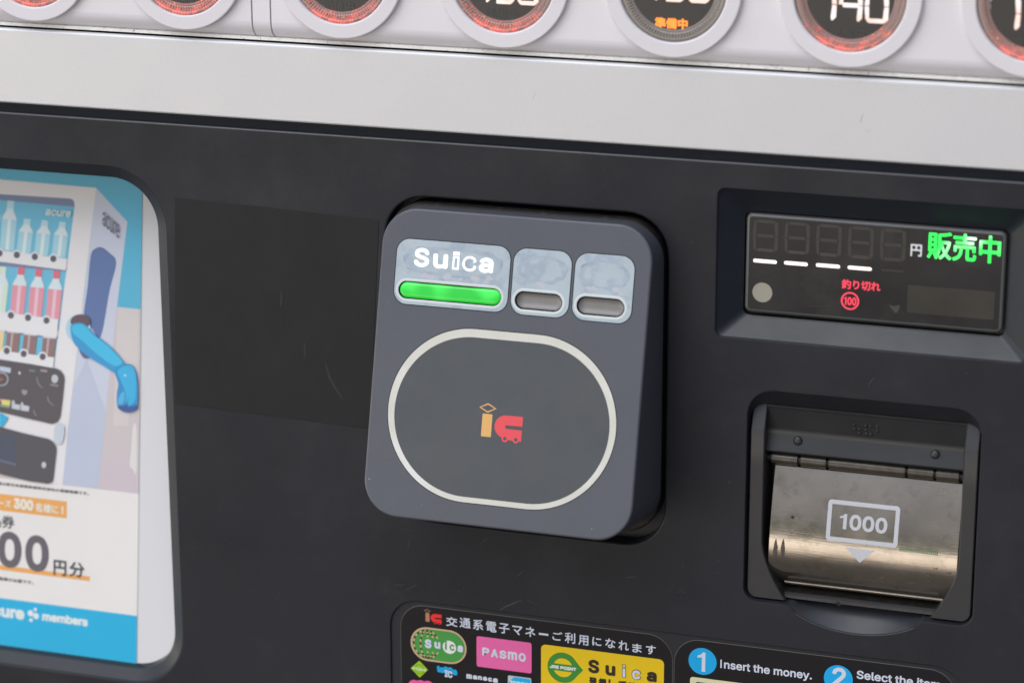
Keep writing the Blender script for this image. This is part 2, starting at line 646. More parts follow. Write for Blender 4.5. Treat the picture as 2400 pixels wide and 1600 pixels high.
# rolled top edge of the panel and its turned-in top
p.loft([[(u, VT + .9 * math.sin(math.radians(q)), -.9 + .9 * math.cos(math.radians(q))) for u in (UL, UR)] for q in range(0, 91, 15)], EDGE, closed=False)
p.loft([[(u, VT + .9, w) for u in (UL, UR)] for w in (-.9, -6)], EDGE, closed=False)
# scuffs and nicks worn into the plastic
zt = z(900, 1380, 3.36)


def streak(P, wd, m=SCUFF, w=.05):
    Q = []
    n = len(P)
    for sgn in (1, -1):
        for i in (range(n) if sgn > 0 else range(n - 1, -1, -1)):
            a, b = Vector(P[max(0, i - 1)]), Vector(P[min(n - 1, i + 1)])
            d = (b - a).normalized()
            k = wd * (.25 + .75 * math.sin(math.pi * (i + .3) / (n - .4))) * sgn / 2
            Q.append((P[i][0] - d.y * k, P[i][1] + d.x * k))
    p.poly(ccw(Q), w, m)


streak(uvs([(905, 168), (960, 135), (1020, 110), (1085, 85)], 0, zt), .55)
z4 = z(350, 420, 2.488)
streak(uvs([(1030, 1075), (1050, 1150), (1085, 1215), (1128, 1280)], 0, z4), 1.1, mat('film_scuff', (.0235, .0235, .027), .6), .22)
streak(uvs([(905, 950), (908, 1000), (905, 1040)], 0, z4), .9, mat('film_scuff_faint', (.021, .021, .023), .6), .22)
streak(uvs([(770, 650), (772, 700), (765, 740)], 0, z4), 1.0, mat('film_scuff_soft', (.021, .021, .023), .6), .22)
p.poly(circ(*at(1722.7, 902.5), .95, 16, .75), .03, NICK)
p.poly(smooth(uvs([(1960, 1410), (1965, 1408), (1972, 1416), (1965, 1419)], 0)), .03, NICK)
p.poly(smooth(uvs([(2300, 1411), (2309, 1413), (2311, 1419), (2303, 1417)], 0)), .03, NICK)
streak(uvs([(2313, 1418), (2319, 1424), (2322, 1427)], 0), .35, NICK, .03)
streak(uvs([(2035, 905), (2042, 893), (2049, 884)], 0), .45, mat('teal_scuff', (.03, .055, .065), .6))
for k in range(120):
    a, b = random.uniform(-240, 215), random.uniform(-165, 80)
    if any(x0 < a < x1 and y0 < b < y1 for x0, x1, y0, y1 in ((-60, 71, -90, 63), (88, 219, 8, 76), (-245, -162, -190, 66), (-60, 202, -260, -123), (101, 203, -118, -9), (-162, -55, -55, 55))):
        continue
    p.poly(circ(a, b, random.uniform(.12, .4), 8, random.uniform(.12, .3)), .03, random.choice((NICK, SCUFF, SCUFF)))
for k in range(16):
    a, b = random.uniform(-60, 190), random.uniform(-121, -92)
    if 101 < a < 203 and b > -117:
        continue
    q, ln = random.uniform(-.4, 1.4), random.uniform(2, 7)
    streak([(a + ln * t * math.cos(q), b + ln * t * math.sin(q) + .4 * t * t) for t in (0, .33, .66, 1)], random.uniform(.12, .25))
p.build('front_panel', VM)

g = MB()
g.poly([(UL, 83.5), (UR, 83.5), (UR, 94), (UL, 94)], -1.6, GASKET)
g.build('gasket_channel', VM)

# silver band with rolled edges
BB, BT, BW = 89.7, 123.3, 3.0
prof = []
for i in range(7):
    a = math.radians(-90 + 90 * i / 6)
    prof.append((BB + .9 + .9 * math.sin(a), BW - .9 + .9 * math.cos(a)))
prof2 = [(BT - 1.7 + 1.7 * math.sin(math.radians(a)), BW - 1.7 + 1.7 * math.cos(math.radians(a))) for a in range(0, 91, 13)]
b_ = MB()
b_.loft([[(u, BB, -3) for u in (UL, UR)]] + [[(u, v, w) for u in (UL, UR)] for v, w in prof], SILVER, closed=False)
b_.loft([[(u, BB + .9, BW) for u in (UL, UR)], [(u, BT - 1.7, BW) for u in (UL, UR)]], SILVER, closed=False)
b_.loft([[(u, v, w) for u in (UL, UR)] for v, w in prof2] + [[(u, BT, 1.25) for u in (UL, UR)]], SILVER, closed=False)
# a few faint marks on the metal
smk = mat('silver_scratch', (.38, .38, .40), .4, metal=.5)
for P, wd in (([(2023, 269), (2019, 278), (2018, 288)], .3), ([(2030, 310), (2038, 305), (2045, 304)], .2), ([(1250, 232), (1253, 222), (1256, 216)], .15)):
    q = uvs(P, BW)
    Q = [(a - wd / 2, b) for a, b in q] + [(a + wd / 2, b) for a, b in q[::-1]]
    b_.poly(ccw(Q), BW + .04, smk)
b_.build('trim_band', VM)

rl = MB()
nseg = 160
rows = [[], [], [], []]
for i in range(nseg + 1):
    u = UL + (UR - UL) * i / nseg
    rows[0].append((u, 124.0, .6))
    rows[1].append((u, 124.15, 1.25))
    rows[2].append((u, 125.35, 1.0))
    rows[3].append((u, 125.7, -2.4))
rl.loft(rows[:3], RAIL, closed=False)
rl.loft(rows[2:], RAIL, closed=False)
rl.build('trim_rail', VM)

# white strip that carries the selection buttons, bottom edge rolled back
FW, FB, FR = 3.5, 124.9, 7.5


def fascia(u0, u1, name):
    m = MB()
    pr_ = [(FB + FR - FR * math.sin(math.radians(a)), FW - FR + FR * math.cos(math.radians(a))) for a in range(0, 91, 9)]
    m.loft([[(u0, 230, FW), (u1, 230, FW)], [(u0, FB + FR, FW), (u1, FB + FR, FW)]], FASCIA, closed=False)
    m.loft([[(u0, v, w), (u1, v, w)] for v, w in pr_], FASCIA, closed=False)
    for u in (u0, u1):                                         # returns at the joints
        m.loft([[(u, 230, FW), (u, 230, -8)], [(u, FB + FR, FW), (u, FB + FR, -8)]], FASCIA, closed=False)
        m.loft([[(u, v, w), (u, v, -8)] for v, w in pr_], FASCIA, closed=False)
    m.build(name, VM)


fascia(UL, -115.2, 'button_fascia')
fascia(-114.5, -106.6, 'joint_strip')
fascia(-105.9, UR, 'button_fascia')
sm = MB()
sm.poly([(-120, 126), (-100, 126), (-100, 230), (-120, 230)], -4, SEAM)
sm.build('joint_backing', VM)

# the cabinet behind the front
bd = MB()
bd.loft([[(UL, VB, -.2), (UR, VB, -.2), (UR, 230, -.2), (UL, 230, -.2)], [(UL, VB, -300), (UR, VB, -300), (UR, 230, -300), (UL, 230, -300)]], PANEL_WALL)
bd.poly([(UL, VB), (UR, VB), (UR, 230), (UL, 230)], -300, PANEL_WALL)
bd.build('cabinet', VM)

# ------------------------------------------------------------------ selection buttons
RIMS = {}


def rim_mat(lit):
    if lit in RIMS:
        return RIMS[lit]
    m = mat('ridged_lens_rim', (.26, .23, .21), .22, spec=.7)
    if lit:
        nt = m.node_tree
        N, L = nt.nodes.new, nt.links.new
        p_ = nt.nodes['Principled BSDF']
        p_.inputs['Base Color'].default_value = (.34, .22, .20, 1)
        tcn = N('ShaderNodeTexCoord')
        sx = N('ShaderNodeSeparateXYZ')
        L(tcn.outputs['Object'], sx.inputs[0])
        mr = N('ShaderNodeMapRange')                            # LEDs sit along the lower half of the rim
        mr.interpolation_type = 'SMOOTHSTEP'
        mr.inputs[1].default_value, mr.inputs[2].default_value = -.0095, -.0175
        L(sx.outputs['Z'], mr.inputs[0])
        n1 = N('ShaderNodeTexNoise')
        n1.inputs['Scale'].default_value = 150
        n1.inputs['Detail'].default_value = 5
        n1.inputs['Roughness'].default_value = .7
        L(tcn.outputs['Object'], n1.inputs['Vector'])
        m1 = N('ShaderNodeMapRange')
        m1.inputs[1].default_value, m1.inputs[2].default_value = .42, .66
        m1.inputs[3].default_value, m1.inputs[4].default_value = .03, 1.0
        L(n1.outputs[0], m1.inputs[0])
        at2 = N('ShaderNodeMath')                               # moulded ridges catch the light one by one
        at2.operation = 'ARCTAN2'
        L(sx.outputs['Z'], at2.inputs[0])
        L(sx.outputs['X'], at2.inputs[1])
        ma = N('ShaderNodeMath')
        ma.operation = 'MULTIPLY'
        ma.inputs[1].default_value = 100
        L(at2.outputs[0], ma.inputs[0])
        sn = N('ShaderNodeMath')
        sn.operation = 'SINE'
        L(ma.outputs[0], sn.inputs[0])
        m3 = N('ShaderNodeMapRange')
        m3.inputs[1].default_value, m3.inputs[2].default_value = -.6, .8
        m3.inputs[3].default_value, m3.inputs[4].default_value = .45, 1.0
        L(sn.outputs[0], m3.inputs[0])
        ln = N('ShaderNodeVectorMath')
        ln.operation = 'LENGTH'
        L(tcn.outputs['Object'], ln.inputs[0])
        rw = N('ShaderNodeMath')                                # concentric steps of the rim
        rw.operation = 'MULTIPLY'
        rw.inputs[1].default_value = 3300
        L(ln.outputs['Value'], rw.inputs[0])
        sr_ = N('ShaderNodeMath')
        sr_.operation = 'SINE'
        L(rw.outputs[0], sr_.inputs[0])
        m4 = N('ShaderNodeMapRange')
        m4.inputs[1].default_value, m4.inputs[2].default_value = -1, .5
        m4.inputs[3].default_value, m4.inputs[4].default_value = .55, 1.0
        L(sr_.outputs[0], m4.inputs[0])
        q1 = N('ShaderNodeMath')
        q1.operation = 'MULTIPLY'
        L(m3.outputs[0], q1.inputs[0])
        L(m4.outputs[0], q1.inputs[1])
        m5 = N('ShaderNodeMapRange')                            # brightest against the outer wall
        m5.interpolation_type = 'SMOOTHSTEP'
        m5.inputs[1].default_value, m5.inputs[2].default_value = .0183, .0212
        m5.inputs[3].default_value, m5.inputs[4].default_value = .22, 1.0
        L(ln.outputs['Value'], m5.inputs[0])
        q0 = N('ShaderNodeMath')
        q0.operation = 'MULTIPLY'
        L(q1.outputs[0], q0.inputs[0])
        L(m5.outputs[0], q0.inputs[1])
        q2 = N('ShaderNodeMath')
        q2.operation = 'MULTIPLY'
        L(q0.outputs[0], q2.inputs[0])
        L(m1.outputs[0], q2.inputs[1])
        mu = N('ShaderNodeMath')
        mu.operation = 'MULTIPLY'
        L(mr.outputs[0], mu.inputs[0])
        L(q2.outputs[0], mu.inputs[1])
        mu2 = N('ShaderNodeMath')
        mu2.operation = 'MULTIPLY'
        mu2.inputs[1].default_value = 1.6
        L(mu.outputs[0], mu2.inputs[0])
        p_.inputs['Emission Color'].default_value = (1.0, .085, .06, 1)
        L(mu2.outputs[0], p_.inputs['Emission Strength'])
    RIMS[lit] = m
    return m


LED_GLINT = glow('led_glint', (1.0, .06, .03), 1.0)  # glowing flecks painted on the rim as reflections of its LEDs
LED_GLINT_HOT = glow('led_hot_glint', (1.0, .30, .05), 1.1)


def segs(m, cu, cv, w, h, th, which, zw, mt, lean=0.0):
    """seven-segment digit; which = letters a..g"""
    x, y = w / 2, h / 2
    gpx = th * .10
    def hbar(yc, k=.66):
        return rr(cu - x * k, cv + yc - th / 2, cu + x * k, cv + yc + th / 2, th * .22, 2)
    def vbar(xc, y0, y1, tip):
        i0 = -1 if xc > 0 else 1
        a, b = (y0 + gpx, y1 - gpx)
        t_in = th * .45 * i0
        if tip > 0:
            P = [(xc - th / 2, a), (xc + th / 2, a), (xc + th / 2 + t_in * .2, b - th * .7), (xc + t_in + th * .18, b), (xc + t_in - th * .18, b), (xc - th / 2 + t_in * .6, b - th * .7)]
        else:
            P = [(xc + th / 2, b), (xc - th / 2, b), (xc - th / 2 + t_in * .6, a + th * .7), (xc + t_in - th * .18, a), (xc + t_in + th * .18, a), (xc + th / 2 + t_in * .2, a + th * .7)]
        return ccw([(cu + p_[0], cv + p_[1]) for p_ in P])
    S7 = {'a': lambda: hbar(y - th / 2), 'g': lambda: hbar(0), 'd': lambda: hbar(-y + th / 2),
          'f': lambda: vbar(-x + th / 2, 0, y - th * .1, 1), 'b': lambda: vbar(x - th / 2, 0, y - th * .1, 1),
          'e': lambda: vbar(-x + th / 2, -y + th * .1, 0, -1), 'c': lambda: vbar(x - th / 2, -y + th * .1, 0, -1)}
    for k in which:
        m.poly(S7[k](), zw, mt)


DIG = {'0': 'abcdef', '1': 'bc', '3': 'abgcd', '4': 'fgbc', '5': 'afgcd'}
z6 = z(1800, 0, 6.533)
z5 = z(1400, 0, 6.533)
d0 = at(*z6(1665, 105), 3.85)
d4 = at(*z6(1265, 92), 3.85)
BU = [-218 + 72 * k for k in range(7)]
BV = 156.0
pitch = d0[0] - d4[0]
DOFF = [d0[0] - BU[5] - 2 * pitch, d0[0] - BU[5] - pitch, d0[0] - BU[5]]
DV = d0[1] - BV
lb, rt_ = at(*z5(880, 432), 3.85), at(*z5(1385, 292), 3.85)
LEG = (lb[0] - BU[4], lb[1] - BV, rt_[0] - BU[4], rt_[1] - BV)
BLAB = ['round button with red lit rim cut by the left picture edge, leftmost of the row',
        'round button with red lit rim just left of the double seam in the white strip',
        'round button with red lit rim and dim characters just right of the double seam',
        'round red lit button showing only the foot of its price, above the card reader',
        'round button with orange lit characters and no red rim light',
        'round button with a red lit rim showing the price 140 in pale digits',
        'round button with a yen sign cut by the right picture edge, rightmost of the row']
PRICE = ['140', '140', '140', '150', '150', '140', '130']
for k, u in enumerate(BU):
    t = thing('selection_button', u, BV, FW, BLAB[k], 'button', 'round price buttons along the white strip')
    m = MB()
    m.lathe(u, BV, [(28.7, FW - .5), (28.7, 5.2)], RING)
    m.lathe(u, BV, [(28.7, 5.2), (28.62, 5.5), (28.4, 5.72), (28.1, 5.8)], RING)
    m.lathe(u, BV, [(28.1, 5.8), (23.1, 5.8)], RING)
    m.lathe(u, BV, [(23.1, 5.8), (22.75, 5.7), (22.5, 5.45), (22.4, 5.1), (22.4, 3.4)], RING)
    m.build('ring', t)
    lit = k != 4
    m = MB()
    nn = 300
    m.lathe(u, BV, [(22.39, 4.0), (21.9, 4.7), (21.2, 4.9), (20.6, 4.75)], rim_mat(lit), nn)
    m.lathe(u, BV, [(20.6, 4.75), (20.2, 4.9), (19.0, 4.7), (18.5, 4.3)], rim_mat(lit), nn, mod=lambda i, r: (.28 if i % 3 == 0 else -.12) if 18.8 < r < 20.4 else 0)
    m.lathe(u, BV, [(18.5, 4.3), (18.2, 4.45), (17.7, 4.3), (17.4, 3.7)], rim_mat(lit), nn)
    if lit:
        rnd = random.Random(k)
        for a in [rnd.uniform(215, 325) for _ in range(26)]:
            r0 = rnd.choice((19.6, 21.5, 21.6, 19.4, 17.9))
            aa = math.radians(a)
            m.poly(circ(u + r0 * math.cos(aa), BV + r0 * math.sin(aa), rnd.uniform(.16, .42), 10, rnd.uniform(.16, .34)), 5.1, LED_GLINT_HOT if rnd.random() < .3 else LED_GLINT)
    m.build('lens_rim', t)
    m = MB()
    m.poly(circ(u, BV, 17.8, 72), 3.75, LENS_BLACK)
    m.build('window', t)
    dg = MB()
    for j, ch in enumerate(PRICE[k]):
        segs(dg, u + DOFF[j], BV + DV + (4.4 if k == 4 else 0), 9.6, 13.2, 1.75, DIG[ch], 3.85, SEG if k > 2 else DIM)
    dg.text('¥', u + DOFF[0] - 10.2, BV + DV + .2, u + DOFF[0] - 6.4, BV + DV + 5.4, 3.85, YENPALE, .12)
    dg.build('price_digits', t)
    lg = MB()
    lg.text('準備中', u + LEG[0], BV + LEG[1], u + LEG[2], BV + LEG[3], 3.85, ORANGE if k == 4 else DIM, .19 if k == 4 else .06, font=False)
    lg.build('lettering', t)

# ------------------------------------------------------------------ card reader
TH = math.atan(.262)
ct, st = math.cos(TH), math.sin(TH)


def FR_(u, t, n):
    return T(u, t * ct + n * st, 27 - t * st + n * ct)


CRD = thing('card_reader', 5.7, -13, 0, 'charcoal contactless card reader with a pale oval ring and a lit green bar', 'card reader')
m = MB()
PLO = lambda d: rr(-55.2 - d, -80 - d, 66.4 + d, 58.2 + d, 16 + d)
m.plate(PLO, -9, 2.5, 1.2, PLINTH)
m.build('plinth', CRD)

FO = lambda d: rr(-52.8 - d, -70.6 - d, 65.8 + d, 60.4 + d, 15.5 + d, 10)
BARS = [(-43.6, 22.2, 2.0, 29.4), (8.2, 22.0, 28.7, 29.3), (35.1, 22.0, 55.5, 29.4)]
WINS = [(-45.6, 19.8, 4.9, 47.3), (6.4, 19.7, 31.6, 47.2), (33.2, 19.6, 58.6, 47.3)]


def stad(b, d):
    h = (b[3] - b[1]) / 2
    return rr(b[0] - d, b[1] - d, b[2] + d, b[3] + d, h + d - .01, 30 if h > 15 else 12)


m = MB(FR_)
m.poly(FO(-1.0), 0, READER, [stad(b, 0) for b in BARS])
m.loft([m.lev(FO(-1.0 + math.sin(a)), -1.0 + math.cos(a)) for a in [math.pi / 2 * i / 5 for i in range(6)]], READER)
# side wall from the sloping face back to the panel
front = [FR_(a, b, -1.0) for a, b in FO(0)]
backo = rr(-54.6, -76.5, 67.0, 57.3, 16.5, 10)
back = [T(a, b, 1.5) for a, b in backo]
wallm = MB(lambda x, y, zc: Vector((x, y, zc)))
wallm.loft([[tuple(q) for q in front], [tuple(f + (b - f) * .5) for f, b in zip(front, back)], [tuple(q) for q in back]], READER)
m.v_off = len(m.v)
k0 = m.mi(READER)
base = len(m.v)
m.v += wallm.v
for f in wallm.f:
    m.f.append([base + i for i in f])
    m.fm.append(k0)
nk = mat('light_nick', (.35, .35, .36), .5)
for a, b, r in ((-50.5, -55.6, .3), (-33, 40, .12), (46, 41, .15), (49, -66, .25), (-26, -64, .14), (12, 16, .1), (-48, 20, .12)):
    m.poly(circ(a, b, r, 8), .04, nk)
m.build('housing', CRD)

WTXT = [('S', -37.4, 36.0, -31.1, 43.7), ('u', -28.8, 36.0, -22.8, 41.8), ('i', -20.3, 36.0, -17.6, 43.4), ('c', -15.7, 35.9, -10.1, 41.8), ('a', -8.4, 35.8, -2.6, 41.8)]
for k, (wn, b) in enumerate(zip(WINS, BARS)):
    m = MB(FR_)
    wf = lambda d: rr(wn[0] - d, wn[1] - d, wn[2] + d, wn[3] + d, 5.6 + d)
    m.poly(wf(.35), .06, GAPDARK, [stad(b, .02)])
    m.poly(wf(0), .14, WINDOW, [stad(b, 1.25)])
    m.loft([m.lev(stad(b, 1.25), .14), m.lev(stad(b, 1.15), .2), m.lev(stad(b, .45), .2), m.lev(stad(b, .1), .05)], WINDOW_RIM)
    rnd = random.Random(11 + k)
    uc0, uc1 = wn[0] + 4, wn[2] - 4
    for q in range(9 if k == 0 else 4):                         # dried water stains in the film
        a, tt = rnd.uniform(uc0, uc1), rnd.uniform(31.6, 33.6)
        R0 = rnd.uniform(.7, 1.9)
        m.poly(ccw(smooth([(a + R0 * 1.3 * rnd.uniform(.6, 1.1) * math.cos(x), tt + R0 * .7 * rnd.uniform(.6, 1.1) * math.sin(x)) for x in [2 * math.pi * i / 9 for i in range(9)]], 3)), .17 + .004 * q, WINDOW_PATCH)
    cu_, rx_ = (wn[0] + wn[2]) / 2, (wn[2] - wn[0]) / 2        # tide mark left by damp behind the film
    def tide(f, g):
        nb = rnd.uniform(0, 50)
        R_ = []
        for i in range(72):
            x = 2 * math.pi * i / 72
            e = .62 if k == 0 else 1
            rad = f * (1 + g * noise.noise(Vector((3.2 * math.cos(x), 3.2 * math.sin(x), nb))))
            c_, s_ = math.cos(x), math.sin(x)
            R_.append((cu_ + rx_ * .86 * rad * math.copysign(abs(c_) ** e, c_), 38.9 + 6.0 * rad * math.copysign(abs(s_) ** e, s_)))
        return R_
    for q, (f1, f2) in enumerate(((1.0, .93), (.96, .80))):
        m.loft([m.lev(tide(f1, .10), .150 + .004 * q), m.lev(tide(f2, .16), .150 + .004 * q)], (TIDE, TIDE2)[q])
    wo = m.build('status_window', CRD)
    wo['label'] = ('wide window with lit white lettering over a green bar', 'blank middle window over an unlit grey bar', 'blank right window over an unlit grey bar')[k]
    m = MB(FR_)
    loops = [m.lev(stad(b, 0), .05), m.lev(stad(b, -.12), -.6), m.lev(stad(b, -.45), -1.0)]
    m.loft(loops, GAPDARK)
    prof = [(-.45, -.85), (-.8, -1.15), (-1.3, -1.45), (-1.9, -1.7), (-2.6, -1.85), (-3.3, -1.9)]
    if k == 0:
        prof = [(-.35, -.75), (-.6, -.35), (-1.0, -.12), (-1.6, 0), (-2.5, .06), (-3.4, .08)]
    m.loft([m.lev(stad(b, d), n) for d, n in prof], BAR_ON if k == 0 else BAR_OFF)
    m.poly(stad(b, prof[-1][0]), prof[-1][1], BAR_ON if k == 0 else BAR_OFF)
    m.build('lamp_bar', wo)
    if k == 0:
        m = MB(FR_)
        for ch, u0, t0, u1, t1 in WTXT:
            if ch == 'i':
                m.square_i(u0 - .05, t0, u1 + .05, t1, .30, SUICA_ON, WINDOW, .72)
            elif ch == 'c':
                m.text(ch, u0 - .25, t0 - .2, u1 + .25, t1 + .2, .30, SUICA_ON, .40)
                m.text(ch, u0 + .70, t0 + .8, u1 - .70, t1 - .65, .45, WINDOW, .06)
            else:
                m.text(ch, u0 - .2, t0 - .1, u1 + .2, t1 + .1, .30, SUICA_ON, .36)
        m.build('lettering', wo)

PAD = (-44.3, -61.0, 56.1, 11.9)
PADI = (-41.4, -58.7, 53.3, 8.4)
m = MB(FR_)
m.poly(stad(PAD, -.9), .04, READER_PAD)
pad = m.build('touch_pad', CRD)
m = MB(FR_)
m.band(stad(PAD, .28), stad(PAD, -.02), .05, GAPDARK)
m.loft([m.lev(stad(PAD, -.02), .09), m.lev(stad(PADI, 0), .09)], FRAMEWHITE)
m.build('pad_ring', pad)


def ic_logo(m, u, t, s, n, tan, red, dark):
    """i-and-train emblem; (u, t) its origin, s its scale (1 = on the reader pad)"""
    X = lambda P: [(u + a * s, t + b * s) for a, b in P]
    m.loft([m.lev(X(rrx), n) for rrx in ([(-3.8, -20.5), (-.3, -22.4), (.3, -22.4), (3.8, -20.5), (.3, -18.6), (-.3, -18.6)], [(-3.0, -20.5), (-.15, -21.85), (.15, -21.85), (3.0, -20.5), (.15, -19.15), (-.15, -19.15)])], tan)
    m.poly(X(rr(-2.15, -32.6, 2.25, -23.0, .35, 3)), n, tan)
    P = [(15.7, -22.8), (8.3, -22.9)]
    for a in range(100, 251, 10):
        P.append((8.4 + 4.9 * math.cos(math.radians(a)), -27.6 + 4.75 * math.sin(math.radians(a))))
    P += [(7.1, -33.0), (15.6, -33.2), (15.65, -28.5), (9.3, -28.45)]
    for a in range(250, 109, -20):
        P.append((9.0 + .8 * math.cos(math.radians(a)), -27.7 + .75 * math.sin(math.radians(a))))
    P += [(9.3, -26.95), (15.7, -26.9)]
    m.poly(ccw(X(P)), n, red)
    for cx in (8.4, 13.2):
        m.poly(X(circ(cx, -32.75, 1.35, 20)), n + .02, red)
        m.poly(X(circ(cx, -32.55, .75, 20)), n + .05, dark)


TAN = mat('logo_tan_print', obs(222, 172, 104), .5)
REDP = mat('logo_red_print', obs(226, 78, 86), .5)
m = MB(FR_)
ic_logo(m, 0, 0, 1, .10, TAN, REDP, READER_PAD)
m.build('pad_logo', pad)

# ------------------------------------------------------------------ amount display
AD = thing('amount_display', 153, 42, 0, 'black sunken display with green characters and white dashes', 'display')
m = MB()
DI = lambda d: rr(98.8 - d, 18.6 - d, 207.2 + d, 63.0 + d, 2.6 + d)
o1, o2 = D_RECESS(0), DI(0)
m.loft([m.lev(o1, -1.0), m.lev(o2, -8.2)], BEZEL)
m.loft([m.lev(o2, -8.2), m.lev(o2, -11)], SLOTDARK)
m.poly(o2, -11, SLOTDARK)
m.build('bezel', AD)
m = MB()
SC = lambda d: rr(99.7 - d, 20.3 - d, 206.3 + d, 62.4 + d, 2.6 + d)
m.plate(SC, -10.5, -6.6, 1.3, SCREEN_EDGE, cap=False)
m.poly(SC(-1.3), -6.6, SCREEN)
scr = m.build('screen', AD)
ws = -6.5
z8 = z(1740, 500, 6.533)
z9 = z(2050, 500, 5.6)
m = MB()
c1, c4 = at(*z8(355, 345), ws), at(*z8(1813, 450), ws)
for k in range(5):
    cu, cv = c1[0] + (c4[0] - c1[0]) * k / 3, c1[1] + (c4[1] - c1[1]) * k / 3
    segs(m, cu, cv, 10.6, 13.4, 1.3, 'abcefg', ws, GHOST)
    segs(m, cu, cv, 10.6, 13.4, 1.3, 'd', ws, GHOST_R if k < 4 else GHOST)
m.build('ghost_digits', scr)
m = MB()
for x0, y0, x1, y1 in ((167, 722, 527, 746), (638, 757, 1000, 780), (1127, 790, 1494, 816), (1612, 828, 1980, 853)):
    a, b = at(*z8(x0, y0), ws), at(*z8(x1, y1), ws)
    vm = (a[1] + b[1]) / 2
    m.poly(rr(a[0], vm - .74, b[0], vm + .74, .7, 5), ws, DASH)
a, b = at(*z9(90, 740), ws), at(*z9(380, 765), ws)
m.poly(rr(a[0], b[1] - .4, b[0], b[1] + .5, .4, 3), ws, OLIVE)
m.build('lit_dashes', scr)
m = MB()
m.text('販売中', *box(z9, (686, 592), (1664, 305), ws), ws, GREEN, .2, font=False)
m.build('green_lettering', scr)
m = MB()
m.text('円', *box(z9, (468, 560), (624, 412), ws), ws, YEN, .14, font=False)
m.build('yen_lettering', scr)
m = MB()
m.text('釣り切れ', *box(z8, (1518, 1150), (2118, 1052), ws), ws, RED, .12, font=False)
c = at(*z8(1648, 1340), ws)
m.band(circ(*c, 3.8), circ(*c, 3.1), ws, RED)
x0_, y0_, x1_, y1_ = box(z8, (1550, 1398), (1748, 1290), ws)
m.one(x0_, y0_, x0_ + 1.15, y1_, ws, RED, .5)
m.text('00', x0_ + 1.5, y0_, x1_, y1_, ws, RED, .16)
m.build('red_lettering', scr)
m = MB()
m.poly(circ(*at(*z8(305, 1210), ws), 4.2, 40), ws, SENSOR)
m.build('sensor', scr)
m = MB()
a, b = at(*z9(420, 1300), ws), at(*z9(1580, 1030), ws)
m.poly(rr(a[0], a[1], b[0], b[1], .5), ws - .03, OLIVE)
haze_s = mat('screen_smudge', (.055, .054, .052), .5, var=(300, .3))
m.poly(ccw(smooth(uvs([(190, 1200), (240, 1215), (325, 1205), (310, 1270), (280, 1310), (240, 1270)], ws, z9))), ws, haze_s)
for P in ([(190, 970), (400, 900), (560, 850), (740, 825)], [(1000, 1420), (1200, 1418), (1380, 1408)]):
    q = uvs(P, ws, z8)
    m.poly(ccw([(a, b - .05) for a, b in q] + [(a, b + .05) for a, b in q[::-1]]), ws, haze_s)
rnd = random.Random(5)
for _ in range(40):
    m.poly(circ(rnd.uniform(103, 203), rnd.uniform(24, 60), rnd.uniform(.05, .14), 6), ws - .01, haze_s)
m.build('message_block', scr)

# ------------------------------------------------------------------ banknote slot
BS = thing('banknote_slot', 152, -60, -5, 'black framed banknote slot with a worn metallic flap marked 1000', 'banknote slot')


def post(left):
    """side post: rows of (v, inner u, outer u, front w); flares inwards at the foot"""
    rows = []
    for v in (-18.7, -19.1, -20.0, -21.5, -23.6, -26.5, -29.4, -29.8, -45, -60, -72, -80, -84, -88, -92, -95.5, -98.5, -101, -102.6, -103.8, -104.3):
        w = -2.0 if v <= -29.8 else -2.0 - 4.6 * (v + 29.8) / 11.1
        fl = 0 if v > -78 else ((-78 - v) / 26.0) ** 1.7 * 10.5
        i_, o_ = 6.1 + fl, 0.0
        if v > -22.6:
            o_ = 3.6 - math.sqrt(max(0, 3.6 ** 2 - (v + 22.6) ** 2)) if v < -19 else 3.0
        if v < -100.4:
            o_ = 4.0 - math.sqrt(max(0, 4.0 ** 2 - min(4, (-100.4 - v)) ** 2))
        rows.append((v, i_, o_, w))
    m = MB()
    X = (lambda a: 104.7 + a) if left else (lambda a: 200.2 - a)
    e = .45
    inn = [(X(r[1]), r[0], r[3] - e) for r in rows]
    inn2 = [(X(r[1] - e), r[0], r[3]) for r in rows]
    ou2 = [(X(r[2] + e), r[0], r[3]) for r in rows]
    ou = [(X(r[2]), r[0], r[3] - e) for r in rows]
    m.loft([inn2, ou2], BLACKPL, closed=False)
    m.loft([inn, inn2], BLACKPL, closed=False)
    m.loft([ou2, ou], BLACKPL, closed=False)
    m.loft([[(a, b, -18) for a, b, c in inn], inn], BLACKPL, closed=False)
    m.loft([ou, [(a, b, -18) for a, b, c in ou]], BLACKPL, closed=False)
    m.loft([[ou2[0], inn2[0]], [(ou[0][0], ou[0][1] + .1, -9), (inn[0][0], inn[0][1] + .1, -9)]], BLACKPL, closed=False)
    m.loft([[ou2[-1], inn2[-1]], [(ou[-1][0], ou[-1][1] - .1, -14), (inn[-1][0], inn[-1][1] - .1, -14)]], BLACKPL, closed=False)
    m.build('side_post', BS)


